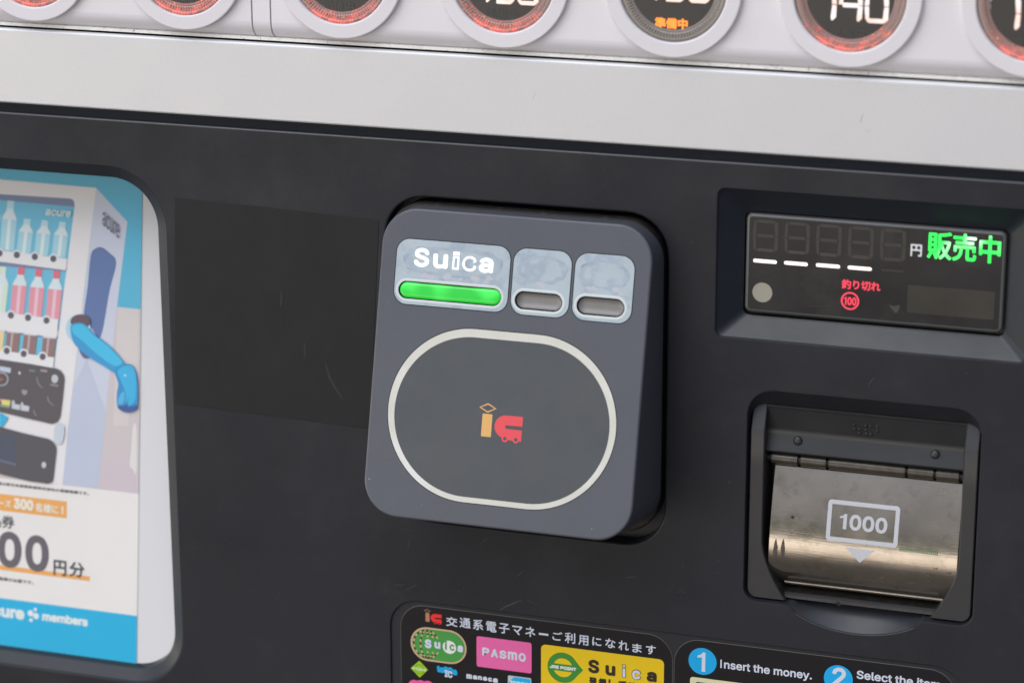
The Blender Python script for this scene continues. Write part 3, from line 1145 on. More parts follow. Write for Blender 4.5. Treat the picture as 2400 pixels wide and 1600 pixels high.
post(True)
post(False)
m = MB()
BU0, BU1 = 110.4, 194.6
m.loft([[(u, -18.4, -7.2) for u in (BU0, BU1)], [(u, -19.3, -6.5) for u in (BU0, BU1)], [(u, -20.2, -6.5) for u in (BU0, BU1)], [(u, -20.7, -6.8) for u in (BU0, BU1)]], BLACKPL, closed=False)
m.loft([[(u, v, w) for u in (BU0, BU1)] for v, w in ((-20.7, -6.8), (-30.0, -8.6))], BLACKPL, closed=False)
m.loft([[(u, v, w) for u in (BU0, BU1)] for v, w in ((-30.0, -8.6), (-31.3, -8.75), (-32.4, -8.5))], BLACKPL, closed=False)
m.loft([[(u, v, w) for u in (BU0, BU1)] for v, w in ((-32.4, -8.5), (-39.2, -6.3))], BLACKPL, closed=False)
m.loft([[(u, v, w) for u in (BU0, BU1)] for v, w in ((-39.2, -6.3), (-39.9, -6.6), (-40.1, -7.4), (-40.1, -13))], BLACKPL, closed=False)
m.build('brow', BS)
braille = MB()
zb = z(1700, 880, 5.228)
for x, y in ((1580, 600), (1580, 653), (1638, 660), (1640, 712), (1720, 613), (1778, 619), (1720, 666), (1722, 718), (1780, 725), (1862, 628), (1862, 682)):
    a, b = at(*zb(x, y), -7.2)
    w0 = -6.8 - 1.8 * (-20.7 - b) / 9.3
    braille.lathe(a, b, [(.78, w0 - .2), (.66, w0 + .22), (.42, w0 + .48), (.05, w0 + .56)], BLACKPL, 12)
braille.build('braille_dots', BS)
for x, y in ((1869, 1035), (2191, 1067)):
    a, b = at(x, y, -7)
    m = MB()
    w0 = -8.9 + 2.2 * (-32.4 - b) / 6.8
    m.lathe(a, b, [(2.15, w0 - 1.0), (2.1, w0 + .3), (1.85, w0 + .85), (1.4, w0 + 1.2), (.7, w0 + 1.4), (.02, w0 + 1.45)], BLACKPL, 32)
    m.build('stud', BS)
for u0, u1 in ((112.6, 123.6), (125.1, 135.8), (137.1, 169.2), (170.5, 181.0), (182.3, 191.6)):
    m = MB()
    pr_ = [(-43.6 + 2.7 * math.sin(math.radians(a)), -10.4 + 2.7 * math.cos(math.radians(a))) for a in range(0, 360, 15)]
    m.prism_u(pr_, u0, u1, HINGE)
    m.build('hinge_roller', BS)
m = MB()
m.prism_u([(-43.6 + 1.9 * math.sin(math.radians(a)), -10.4 + 1.9 * math.cos(math.radians(a))) for a in range(0, 360, 20)], 110, 195, SLOTDARK)
m.build('hinge_pin', BS)

# flap: leaning out towards its foot, then rolled under; lean angle given along the height
LEAN = [(-47.7, 21), (-60, 16), (-70, 13), (-75.5, 11), (-78, 8.8), (-81.5, 5), (-85, 0), (-88.3, -10), (-92, -23), (-96, -37), (-98.6, -47)]


def lean(v):
    for (v0, a0), (v1, a1) in zip(LEAN, LEAN[1:]):
        if v >= v1:
            return a0 + (a1 - a0) * (v0 - v) / (v0 - v1)
    return LEAN[-1][1]


FTAB = [(-47.7, -12.2)]
while FTAB[-1][0] > -98.6:
    v_, w_ = FTAB[-1]
    FTAB.append((v_ - .5, w_ + .5 * math.tan(math.radians(lean(v_ - .25)))))


def flap_w(v):
    k = min(len(FTAB) - 2, max(0, int((-47.7 - v) / .5)))
    (a, b), (c, d) = FTAB[k], FTAB[k + 1]
    return b + (d - b) * (a - v) / (a - c)


fo = FTAB[::2] if len(FTAB) % 2 else FTAB[::2] + [FTAB[-1]]
m = MB()
FU0, FU1 = 113.2, 193.6
rows = [[(FU0, v, w - .35), (FU0 + .35, v, w), (FU1 - .35, v, w), (FU1, v, w - .35)] for v, w in fo]
m.loft(rows, FLAP, closed=False)
for u in (FU0, FU1):
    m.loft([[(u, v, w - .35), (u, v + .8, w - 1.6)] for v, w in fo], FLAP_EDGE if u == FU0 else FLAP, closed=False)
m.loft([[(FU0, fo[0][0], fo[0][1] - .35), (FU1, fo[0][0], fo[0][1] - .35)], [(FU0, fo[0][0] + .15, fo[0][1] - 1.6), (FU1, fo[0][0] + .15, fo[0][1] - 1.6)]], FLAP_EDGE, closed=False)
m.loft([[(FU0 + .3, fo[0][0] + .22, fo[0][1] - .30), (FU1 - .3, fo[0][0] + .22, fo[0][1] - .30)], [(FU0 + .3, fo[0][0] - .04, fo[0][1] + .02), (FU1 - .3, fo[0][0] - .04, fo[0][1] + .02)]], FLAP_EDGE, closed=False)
# stiffening bead along the foot
lv, lw = fo[-1]
m.prism_u([(lv + 1.0 * math.sin(math.radians(a)), lw - .1 + .8 * math.cos(math.radians(a))) for a in range(0, 360, 30)], 119.5, 187.5, FLAP)
flap = m.build('flap', BS)

m = MB()
fz = z(1700, 880, 2.5286)
wfl = lambda v: flap_w(v)
u0, u1, vb, vt_ = 137.6, 168.0, -75.8, -58.9
o_, i_ = rr(u0, vb, u1, vt_, 1.5, 5), rr(u0 + 1.75, vb + 1.75, u1 - 1.75, vt_ - 1.75, .25, 5)
def upright(ua, ub):
    vv = [vb + 1.4 + (vt_ - vb - 2.8) * k / 14 for k in range(15)]
    m.loft([[(ua, v, flap_w(v) + .12), (ub, v, flap_w(v) + .12)] for v in vv], FLAP_INK, closed=False)


upright(u0, u0 + 1.75)
upright(u1 - 1.75, u1)
for (va, vc_, top) in ((vb, vb + 1.75, 0), (vt_ - 1.75, vt_, 1)):
    q = rr(u0, va, u1, vc_, (1.4, 1.4, .05, .05) if not top else (.05, .05, 1.4, 1.4), 4)
    m.poly(q, lambda u, v: flap_w(v) + .135, FLAP_INK)
m.one(143.0, -70.5, 146.0, -64.2, .12, FLAP_INK, .5, wf=wfl)
m.text('000', 147.2, -70.6, 163.2, -64.1, .12, FLAP_INK, .36, wf=wfl)
rowsT = []
for k in range(7):
    f = k / 6
    rowsT.append([(146.4 + 6.1 * f, -78.1 - 5.7 * f), (158.8 - 6.1 * f, -78.1 - 5.7 * f)])
m.loft([[(a, b, flap_w(b) + .12) for a, b in r] for r in rowsT], FLAP_INK, closed=False)
m.build('denomination_print', flap)
m = MB()
for k in range(20):
    a = 169 + k * .82
    m.loft([[(a, v, flap_w(v) + .08), (a + .42, v, flap_w(v) + .08)] for v in (-75.2, -76.2, -77.0)], FLAP_GREEN, closed=False)
m.build('green_indicator', flap)
m = MB()
rnd = random.Random(3)
for cu_, v0, ln, wd in ((116.4, -77.6, 9.0, 2.7), (119.6, -77.2, 8.0, 2.4)):
    rows = []
    for k in range(9):
        f = k / 8
        hw = wd * (.08 + .92 * min(1, f * 2.2)) * (1 - .45 * f) / 2
        v = v0 - ln * f
        rows.append([(cu_ - hw * rnd.uniform(.8, 1.1), v, flap_w(v) + .06), (cu_ + hw * rnd.uniform(.8, 1.1), v, flap_w(v) + .06)])
    m.loft(rows, FLAP_SCAR, closed=False)
for k in range(46):
    a, v = rnd.uniform(115, 190), rnd.uniform(-92, -52)
    q, ln = rnd.uniform(-1.2, 1.2), rnd.uniform(.8, 5)
    pts = [(a + ln * t * math.cos(q), v + ln * t * math.sin(q)) for t in (0, .25, .5, .75, 1)]
    m.loft([[(x, y + .03, flap_w(y) + .05), (x, y - .03, flap_w(y) + .05)] for x, y in pts if y > -95], FLAP_SCAR if k % 2 else FLAP_EDGE, closed=False)
a, b = at(*fz(400, 835), flap_w(-66))
m.lathe(a, b, [(.75, flap_w(b) + .02), (.5, flap_w(b) + .3), (.3, flap_w(b) + .1), (.02, flap_w(b) + .4)], FLAP_SCAR, 9)
for a, v in ((181.5, -84.5), (190.2, -83.2), (184.5, -82)):
    m.loft([[(a - 1.2 + .5 * k, v - (.9 - abs(k - 2) * .35), flap_w(v) + .06), (a - 1.0 + .5 * k, v - .5 - (.9 - abs(k - 2) * .35), flap_w(v) + .06)] for k in range(5)], FLAP_SCAR, closed=False)
m.build('scratch_marks', flap)
m = MB()
m.text('>PC<', 182.0, -52.0, 191.4, -49.6, .06, mat('embossed_edge', (.30, .25, .18), .3, metal=.8), 0, wf=wfl)
m.build('embossed_mark', flap)

m = MB()
m.loft([[(u, v, w) for u in (112, 194)] for v, w in ((-96, -17), (-99.5, -14), (-101.6, -11), (-102.2, -7.0))], LIP, closed=False)
m.loft([[(u, v, w) for u in (119.6, 184.8)] for v, w in ((-102.2, -7.0), (-102.6, -5.6), (-103.2, -4.7), (-103.8, -4.5))], BLACKPL, closed=False)
m.loft([[(u, v, w) for u in (119.6, 184.8)] for v, w in ((-103.8, -4.5), (-104.1, -4.7), (-104.3, -5.2), (-104.3, -5.6))], LIP_EDGE, closed=False)  # paler brown along the lip's lower edge
m.loft([[(u, v, w) for u in (119.6, 184.8)] for v, w in ((-104.3, -5.6), (-104.35, -14))], SLOTDARK, closed=False)
m.build('lower_lip', BS)

# ------------------------------------------------------------------ film patch stuck on the panel
m = MB()
q = [at(410, 462), at(888, 514.5), at(868, 1004), at(410, 945)]
vs_ = ccw(q)
m.poly(vs_, .16, TAPE)
m.loft([m.lev(offs(vs_, .12), .02), m.lev(vs_, .16)], TAPE)
tag(m.build('film_patch'), 'dull dark rectangular film patch stuck between the poster and the card reader', 'film patch')

# ------------------------------------------------------------------ poster
# the board leans back: deepest at its head, near the rim at its foot
PLANE[:] = [-29.0, -.124]


def FP(u, v, n):
    return T(u, v, PLANE[0] + PLANE[1] * v + n)


PO = thing('poster', -293, -60, -5, 'poster of a drawn vending machine with a blue arm on a white board', 'poster')
m = MB(FP)
PB = lambda d: rr(-423 - d, -190 - d, -156 + d, 66.0 + d, 6, 4)
m.plate(PB, -2, 0, .4, BOARD)
m.build('backing_board', PO)
z3 = z(0, 350, 2.412)
zp4 = z(0, 1000, 2.614)
zk = z(0, 780, 5.6)
zbt = z(0, 430, 5.805)
zm = z(0, 1040, 7.13)
zn = z(0, 1240, 6.533)
w0 = .30
ur = at(*z3(800, 600), w0)[0]
vtop = 59.6
vbl = at(*zp4(828, 1432), w0)[1] - 3


def U3(P, w=w0): return ccw(uvs(P, w, z3))
def U4(P, w=w0): return ccw(uvs(P, w, zp4))
def UK(P, w=w0): return ccw(uvs(P, w, zk))
def UB(P, w=w0): return ccw(uvs(P, w, zbt))


LEFT = -414
m = MB(FP)
P = [(LEFT, vbl), (ur, vbl), (ur, 64), (LEFT, 64)]
m.poly(P, w0, ink(224, 222, 221))
m.loft([m.lev(P, w0), m.lev(P, 0.02)], ink(224, 222, 221))
m.build('sheet', PO)
w1 = w0 + .05
STP = .006

pic = MB(FP)
lay = [w1]


def nxt():
    lay[0] += STP
    return lay[0]


SKY = ink(84, 178, 212)
vsky = at(*z3(785, 903), w1)[1]
Psky = [(LEFT, vsky), (ur, vsky), (ur, 63.9), (LEFT, 63.9)]
pic.poly(Psky, nxt(), SKY)
# wall / floor tone below the blue
vfl = at(*zp4(835, 407), w1)[1]
pic.poly([(LEFT, vfl), (ur, vfl), (ur, vsky), (LEFT, vsky)], nxt(), ink(198, 190, 194))
pic.poly(U4([(600, 200), (836, 180), (836, 405), (600, 376)]), nxt(), ink(199, 188, 197))
pic.poly(U3([(785, 903), (782, 1200), (720, 1560), (640, 1560), (665, 890)]), nxt(), ink(205, 199, 200))
pic.poly(smooth(U4([(836, 0), (836, 275), (812, 255), (795, 235), (805, 120), (815, 0)]), 4), nxt(), ink(216, 214, 214))
# machine: front, side
side = [(545, 220), (720, 410), (662, 890), (590, 1560)]
pic.poly(ccw(uvs(side, w1, z3) + uvs([(600, 376), (385, 356)], w1, zp4)), nxt(), ink(196, 202, 220))
pic.poly(ccw(uvs([(600, 376), (385, 356), (405, 60)], w1, zp4) + uvs([(415, 1340), (490, 1180), (600, 1480)], w1, z3)), nxt(), ink(184, 192, 212))
fl = at(*z3(0, 190), w1)
front_r = uvs([(545, 218), (440, 1110), (385, 1568)], w1, z3) + uvs([(383, 356)], w1, zp4)
low = at(*zp4(0, 300), w1)
pic.poly(ccw([(LEFT, fl[1] + 3)] + [front_r[0]] + front_r[1:] + [(LEFT, low[1] + 12)]), nxt(), ink(222, 221, 224))
pic.poly(smooth(U3([(513, 600), (540, 560), (575, 553), (620, 585), (658, 640), (620, 800), (570, 1060), (520, 1010), (475, 945), (495, 780)]), 4), nxt(), ink(92, 116, 165))
# product window with three shelves
AQ = ink(104, 184, 214)
STR = ink(116, 128, 162)


def win(pts, c):
    pic.poly(ccw([(LEFT + 18, at(*zbt(0, pts[0]), w1)[1] + 0)] + uvs(pts[1], w1, zbt) + [(LEFT + 18, at(*zbt(0, pts[2]), w1)[1])]), nxt(), c)


win((145, [(0, 145), (940, 205), (985, 215), (1010, 250), (1015, 310), (925, 1025), (0, 905)], 905), AQ)
win((145, [(0, 145), (940, 205), (985, 215), (1010, 250), (1013, 318), (0, 225)], 225), STR)
win((1060, [(0, 1060), (908, 1150), (800, 2000), (0, 1830)], 1830), AQ)
win((1060, [(0, 1060), (908, 1150), (900, 1195), (0, 1120)], 1120), STR)
win((1985, [(0, 1985), (790, 2075), (728, 2520), (0, 2300)], 2300), AQ)
win((1985, [(0, 1985), (790, 2075), (782, 2115), (0, 2020)], 2020), STR)


def bottle(cx, cyt, cyb, hw, lean, c, capc, neck=.42, labelled=False):
    """drawn bottle between y cyt (cap top) and cyb (foot) in the enlarged window's pixels"""
    H = cyb - cyt
    X = lambda a, b: (cx + a * hw - lean * b, cyt + H * b + a * hw * .09)
    body = [X(-1, .38), X(-.95, 1.0), X(.95, 1.0), X(1, .38), X(.85, .31), X(.48, .20), X(.46, .0), X(-.46, .0), X(-.48, .20), X(-.85, .31)]
    pic.poly(UB(body), nxt(), ink(208, 222, 230))
    pic.poly(UB([X(-1, .38), X(-.95, 1.0), X(.95, 1.0), X(1, .38)]), nxt(), c)
    pic.poly(UB([X(-.2, .38), X(-.2, 1.0), X(.25, 1.0), X(.25, .38)]), nxt(), ink(214, 226, 232) if c is not PINK else ink(226, 190, 204))
    pic.poly(UB([X(-.46, 0), X(-.46, .16), X(.46, .16), X(.46, 0)]), nxt(), capc)


BLB = ink(162, 207, 222)
CAPB = ink(176, 214, 226)
PINK = ink(218, 148, 164)
CAPP = ink(214, 110, 130)
GRN = ink(205, 222, 205)
for cx, yt, yb, hw, c, cc in ((-70, 215, 860, 95, BLB, CAPB), (150, 235, 905, 100, BLB, CAPB), (375, 480, 950, 98, BLB, CAPB), (615, 500, 975, 98, BLB, CAPB), (855, 520, 1000, 98, BLB, CAPB)):
    bottle(cx, yt, yb, hw, 55, c, cc)
for cx, yt, yb, c, cc in ((45, 1130, 1760, GRN, GRN), (295, 1135, 1790, PINK, CAPP), (535, 1160, 1820, PINK, CAPP), (778, 1185, 1850, PINK, CAPP)):
    bottle(cx, yt, yb, 97, 62, c, cc)
CAN = ink(140, 112, 112)
for cx, yt, yb, c in ((-20, 2000, 2290, ink(226, 204, 150)), (190, 2010, 2330, CAN), (420, 2045, 2370, CAN), (680, 2085, 2420, CAN)):
    X = lambda a, b: (cx + a * 88 - 34 * b, yt + (yb - yt) * b + a * 8)
    pic.poly(UB([X(-1, 0), X(-1, 1), X(1, 1), X(1, 0)]), nxt(), c)
    pic.poly(UB([X(-.3, 0), X(-.3, 1), X(0, 1), X(0, 0)]), nxt(), ink(184, 168, 172))
    pic.poly(UB([X(-1, -.03), X(-1, .05), X(1, .05), X(1, -.03)]), nxt(), ink(206, 206, 214))
# shelf fronts with little selector buttons
WH = ink(222, 222, 225)
for ys, ye, xs, bts in ((905, 1060, 920, ((0, 945), (235, 968), (480, 993), (732, 1020))), (1740, 1990, 800, ((155, 1788), (388, 1820), (640, 1858))), (2265, 2440, 745, ((100, 2190 + 80), (330, 2310), (588, 2350)))):
    sl = .128
    pic.poly(ccw([(LEFT + 18, at(*zbt(0, ys), w1)[1])] + uvs([(0, ys), (xs, ys + sl * xs), (xs - 20, ye + sl * xs), (0, ye)], w1, zbt) + [(LEFT + 18, at(*zbt(0, ye), w1)[1])]), nxt(), WH)
    for x, y in bts:
        pic.poly(UB(circ(x, y, 62, 24, 68)), nxt(), WH)
    for x, y in bts:
        pic.poly(UB(circ(x, y, 42, 24, 46)), nxt(), ink(88, 86, 102))
# dark control panel of the drawn machine
blk = uvs([(0, 340), (400, 400), (740, 462), (800, 490), (840, 545), (850, 600), (825, 860), (795, 1090), (760, 1160), (690, 1190), (400, 1125), (0, 1030)], w1, zk)
pic.poly(ccw([(LEFT + 14, at(*zk(0, 330), w1)[1] + 2)] + blk + [(LEFT + 14, at(*zk(0, 1020), w1)[1] + 2)]), nxt(), ink(84, 80, 86))
nl = nxt()
for P, c in (([(0, 430), (150, 455), (145, 520), (0, 490)], (186, 196, 212)), ([(28, 865), (145, 880), (135, 955), (25, 935)], (214, 206, 128)), ([(0, 850), (22, 860), (20, 900), (0, 895)], (205, 120, 150)),
             ([(0, 935), (20, 940), (135, 965), (130, 980), (0, 955)], (130, 170, 140)), ([(165, 880), (200, 885), (198, 925), (275, 940), (268, 1005), (160, 985)], (190, 196, 206)), ([(285, 905), (310, 905), (312, 940), (392, 955), (385, 1025), (278, 1008)], (196, 196, 206)),
             ([(292, 738), (368, 748), (360, 790), (325, 815), (295, 780)], (150, 146, 152)), ([(388, 475), (468, 482), (465, 508), (388, 500)], (110, 130, 108)), ([(540, 470), (628, 482), (624, 512), (540, 498)], (150, 140, 150)), ([(668, 658), (775, 675), (770, 702), (668, 685)], (136, 128, 134))):
    pic.poly(UK(P), nl, ink(*c))
pic.poly(UK(circ(727, 596, 44, 24, 56)), nl + .01, ink(186, 190, 198))
pic.poly(UK(circ(22, 602, 22, 14)), nl + .01, ink(170, 84, 84))
pic.poly(UK(circ(264, 520, 16, 12, 22)), nl + .01, ink(200, 190, 196))
for P in ([(490, 580), (505, 650), (535, 700), (570, 715)], [(632, 830), (640, 885), (675, 925), (715, 950)], [(450, 1010), (462, 1055), (490, 1085)]):
    q = uvs(P, w1, zk)
    pic.poly(ccw([(a - .22, b) for a, b in q] + [(a + .22, b + .2) for a, b in q[::-1]]), nl, ink(140, 138, 150))
oval_o, oval_i = UK(rr(-180, 510, 118, 690, 85, 8)), UK(rr(-165, 525, 103, 675, 72, 8))
pic.loft([pic.lev(oval_o, nl + .015), pic.lev(oval_i, nl + .015)], ink(170, 166, 176))
pic.poly(UK([(0, 1038), (118, 1105), (40, 1228), (0, 1222)]), nxt(), ink(40, 172, 216))
# delivery door
dk = uvs([(0, 1225), (300, 1305), (640, 1385), (700, 1420), (740, 1480), (745, 1540)], w1, zk) + uvs([(326, 330), (300, 346), (180, 330), (0, 285)], w1, zp4)
pic.poly(ccw([(LEFT + 14, at(*zk(0, 1215), w1)[1] + 2)] + dk + [(LEFT + 14, at(*zp4(0, 280), w1)[1])]), nxt(), ink(80, 78, 86))
pic.poly(U4([(0, 30), (108, 58), (100, 240), (0, 215)]), nxt(), ink(72, 78, 96))
pic.poly(U4([(0, 195), (100, 222), (100, 234), (0, 207)]), nxt(), ink(96, 108, 130))
pic.poly(U4(circ(272, 230, 14, 16, 19)), nxt(), ink(196, 192, 204))
pic.poly(smooth(UK([(735, 1200), (850, 1215), (825, 1435), (722, 1420)]), 3), nxt(), ink(192, 202, 214))
# arm
nl = nxt()
pic.poly(U3(circ(445, 1010, 70, 32, 78)), nl, ink(166, 206, 222))
pic.poly(U3(circ(458, 972, 56, 32, 42)), nl + .02, ink(98, 80, 92))
ARM = smooth([(402, 1000), (430, 980), (480, 985), (540, 1045), (600, 1090), (655, 1140), (712, 1208), (745, 1240), (705, 1268), (655, 1262), (590, 1222), (520, 1180), (455, 1130), (415, 1080)], 5)
pic.poly(U3(smooth([(448, 1115), (520, 1165), (500, 1178), (470, 1170)], 4)), nl + .03, ink(96, 92, 140))
pic.poly(U3(ARM), nl + .05, ink(52, 150, 204))
pic.poly(U3(smooth([(412, 1000), (440, 985), (478, 992), (535, 1050), (600, 1098), (655, 1150), (695, 1200), (650, 1220), (560, 1160), (470, 1080), (420, 1040)], 5)), nl + .08, ink(64, 184, 226))
HAND = smooth([(652, 1250), (690, 1216), (745, 1214), (772, 1255), (783, 1330), (780, 1455), (748, 1480), (700, 1476), (668, 1452), (664, 1380), (672, 1320)], 5)
pic.poly(U3(HAND), nl + .11, ink(48, 140, 198))
pic.poly(U3(smooth([(668, 1252), (700, 1224), (745, 1222), (768, 1262), (775, 1340), (765, 1420), (720, 1440), (712, 1370), (690, 1310)], 5)), nl + .14, ink(58, 174, 222))
pic.poly(U3(smooth([(700, 1365), (708, 1380), (704, 1425), (680, 1440), (672, 1425), (680, 1390)], 4)), nl + .16, ink(84, 176, 222))
pic.poly(U3(smooth([(668, 1450), (715, 1440), (730, 1400), (728, 1450), (776, 1440), (778, 1462), (745, 1482), (700, 1478)], 4)), nl + .17, ink(56, 88, 150))
pic.poly(U3(circ(712, 1274, 9, 12, 7)), nl + .19, ink(150, 214, 236))
lay[0] = nl + .2
nl = nxt()
pic.text('acure', *box(zbt, (620, 432), (968, 372), nl), nl, ink(214, 228, 236), .18, shear=.22, skew=0)
pic.build('printed_picture', PO)
m = MB(FP)
c_ = bpy.data.curves
A, B, C_, D_ = (at(*z3(578, 440), nl), at(*z3(672, 520), nl), at(*z3(585, 392), nl), at(*z3(668, 462), nl))
m.text('acure', A[0], A[1] + 1, B[0], A[1] + 7.4, nl + .02, ink(108, 110, 128), .06, skew=B[1] - A[1])
m.build('printed_side_name', PO)

# wording
ORG = ink(232, 164, 90)
DRK = ink(96, 92, 102)
INKD = ink(70, 72, 84)
w2 = w0 + .06
m = MB(FP)
a, b = at(*zm(1118, 960), w2), at(*zm(1115, 1240), w2)
m.poly([(LEFT + 4, b[1]), (b[0], b[1]), (b[0], a[1]), (LEFT + 4, a[1])], w2, ORG)
WT = ink(232, 226, 218)
vb_ = at(*zm(1100, 1175), w2)[1]


def tx(s, x0, x1, y0, y1, w, mt, bold, font=False, zz=zm, skew=0):
    """y0 = foot and y1 = head of the glyphs, read at the middle of the word"""
    xm = (x0 + x1) / 2
    l, r = at(*zz(x0, y0), w)[0], at(*zz(x1, y0), w)[0]
    lo, hi = at(*zz(xm, y0), w)[1], at(*zz(xm, y1), w)[1]
    m.text(s, l, lo, r, hi, w, mt, bold, font)


tx('リーズ', -130, 185, 1040, 925, w2 + .04, WT, .10)
tx('300', 228, 558, 1098, 915, w2 + .04, WT, .42, True)
tx('名様に', 590, 975, 1148, 1000, w2 + .04, WT, .13)
tx('!', 1028, 1062, 1170, 1040, w2 + .04, WT, .2, True)
m.build('printed_banner', PO)
m = MB(FP)
a, b = at(*zn(1375, 718), w2), at(*zn(1375, 790), w2)
m.poly([(LEFT + 8, b[1]), (a[0], b[1]), (a[0], a[1]), (LEFT + 8, a[1])], w2, ORG)
tx('0', 385, 745, 645, 88, w2 + .04, DRK, .95, True, zn)
tx('0', -35, 328, 585, 32, w2 + .04, DRK, .95, True, zn)
tx('0', -455, -92, 528, -25, w2 + .04, DRK, .95, True, zn)
tx('円', 818, 1012, 705, 472, w2 + .2, INKD, .16, False, zn)
tx('分', 1058, 1290, 728, 500, w2 + .2, INKD, .16, False, zn)
tx('品券', -180, 240, 1395, 1180, w2 + .04, INKD, .12, False, zm)
tx('録商標は東日本旅客鉄道株式会社の登録商標です。', -200, 1485, 760, 705, w2 + .04, DRK, .05, False, zm)
tx('会員登録が必要です。', -170, 515, 800, 745, w2 + .04, DRK, .05, False, zn)
m.build('printed_wording', PO)
m = MB(FP)
vbh = at(*zp4(828, 1155), w2)[1]
m.poly([(LEFT, vbl + .02), (ur, vbl + .02), (ur, vbh), (LEFT, vbh)], w2, ink(0, 170, 216))
WB = ink(216, 226, 236)
tx('acure', -250, 375, 1345, 1195, w2 + .04, WB, .50, True, zn)
for x, y, r in ((468, 1280, 54), (540, 1222, 30), (552, 1322, 54), (475, 1385, 32)):
    m.poly(circ(*at(*zn(x, y), w2), r / 6.533 * .185, 20), w2 + .05, WB)
tx('members', 645, 1345, 1440, 1305, w2 + .04, WB, .36, True, zn)
m.build('printed_foot', PO)

PLANE[:] = [0.0, 0.0]

# ------------------------------------------------------------------ stickers
wS = -.72
zs = z(900, 1380, 3.36)
ST1 = thing('payment_sticker', 10, -170, -.9, 'black sticker below the card reader with coloured transit card logos and Japanese heading', 'sticker', 'black stickers along the foot of the panel')
m = MB()
SP = lambda d: rr(-53.4 - d, -242 - d, 73.0 + d, -126.9 + d, 11.5 + d, 10)
m.poly(SP(-.25), wS, STICKER)
m.loft([m.lev(SP(-.25), wS), m.lev(SP(-.05), wS - .02), m.lev(SP(0), -.9)], STICKER_EDGE)
m.build('sheet', ST1)
wT = wS + .05
SWH = ink(206, 212, 228)
m = MB()
heads = [('交', 490, 578, 218, 292), ('通', 596, 682, 226, 304), ('系', 700, 782, 238, 320), ('電', 804, 886, 254, 336), ('子', 905, 988, 268, 348), ('マ', 1010, 1090, 288, 360), ('ネ', 1112, 1192, 296, 374), ('ー', 1220, 1294, 345, 362), ('ご', 1326, 1405, 334, 402), ('利', 1424, 1506, 340, 425), ('用', 1530, 1610, 362, 440), ('に', 1640, 1712, 378, 445), ('な', 1742, 1822, 388, 462), ('れ', 1846, 1928, 404, 480), ('ま', 1955, 2030, 428, 498), ('す', 2062, 2140, 440, 512)]
for ch, x0, x1, y1, y0 in heads:
    l, r = at(*zs(x0, y0), wT)[0], at(*zs(x1, y0), wT)[0]
    lo, hi = at(*zs((x0 + x1) / 2, y0), wT)[1], at(*zs((x0 + x1) / 2, y1), wT)[1]
    m.text(ch, l, lo, r, hi, wT, SWH, .09, font=False)
m.build('heading', ST1)
m = MB()
iu = at(*zs(342, 225), wT)
sc_ = .43
ic_logo(m, iu[0], at(*zs(345, 170), wT)[1] + 20.5 * sc_, sc_, wT, ink(178, 120, 92), ink(232, 40, 44), STICKER)
m.build('train_emblem', ST1)

# green oval card mark
m = MB()
l, r = at(*zs(210, 410), wT)[0], at(*zs(650, 480), wT)[0]
hi, lo = at(*zs(300, 294), wT)[1], at(*zs(530, 588), wT)[1]
GO = lambda d: stad((l, lo, r, hi), d)
m.poly(GO(0), wT, ink(206, 166, 140))
m.poly(GO(-.75), wT + .03, ink(66, 148, 66))
TKB, TKT = ink(24, 20, 20), ink(212, 170, 140)
cxo, cyo, ro = l + (hi - lo) / 2, (lo + hi) / 2, (hi - lo) / 2 - 1.5
for lonf in (-1.0, -.52, 0, .45, .85):
    steps = 15
    for i in range(steps):
        a0, a1 = -math.pi / 2 + math.pi * i / steps, -math.pi / 2 + math.pi * (i + 1) / steps
        if lonf > -.5 and abs(math.sin((a0 + a1) / 2)) < .55:
            continue
        pa = Vector((cxo + lonf * ro * math.cos(a0), cyo + ro * math.sin(a0)))
        pb = Vector((cxo + lonf * ro * math.cos(a1), cyo + ro * math.sin(a1)))
        d = (pb - pa).normalized()
        nq = Vector((-d.y, d.x)) * .32
        m.poly(ccw([tuple(pa + nq), tuple(pa - nq), tuple(pb - nq), tuple(pb + nq)]), wT + .06 + .004 * i, TKB if i % 2 else TKT)
cw = at(*zs(516, 455), wT)
m.poly(circ(*cw, 58 / 3.36 * .183, 32), wT + .14, ink(226, 232, 240))
for ch, x0, x1, y1, y0, mt in (('S', 322, 376, 392, 462, SWH), ('u', 398, 446, 412, 466, SWH), ('i', 480, 497, 405, 474, ink(66, 148, 66)), ('c', 518, 556, 432, 482, ink(66, 148, 66)), ('a', 578, 624, 440, 494, SWH)):
    ll, rr_ = at(*zs(x0, y0), wT)[0], at(*zs(x1, y0), wT)[0]
    m.text(ch, ll, at(*zs((x0 + x1) / 2, y0), wT)[1], rr_, at(*zs((x0 + x1) / 2, y1), wT)[1], wT + .17, mt, .36 if mt is SWH else .16)
m.build('green_card_logo', ST1)

m = MB()
l, lo = at(*zs(730, 606), wT)
r, hi = at(*zs(1162, 422), wT)
m.poly(rr(l, lo, r, hi, 1.0, 4), wT, ink(246, 100, 166))
zq = z(940, 1500, 6.533)
for ch, x0, x1, y1, y0 in (('P', 1243, 1355, 108, 232), ('A', 1376, 1488, 130, 258), ('S', 1506, 1616, 150, 278), ('m', 1636, 1780, 170, 298), ('O', 1800, 1912, 190, 322)):
    m.text(ch, at(*zq(x0, y0), wT)[0], at(*zq((x0 + x1) / 2, y0), wT)[1], at(*zq(x1, y0), wT)[0], at(*zq((x0 + x1) / 2, y1), wT)[1], wT + .04, SWH, .30)
m.build('pink_card_logo', ST1)

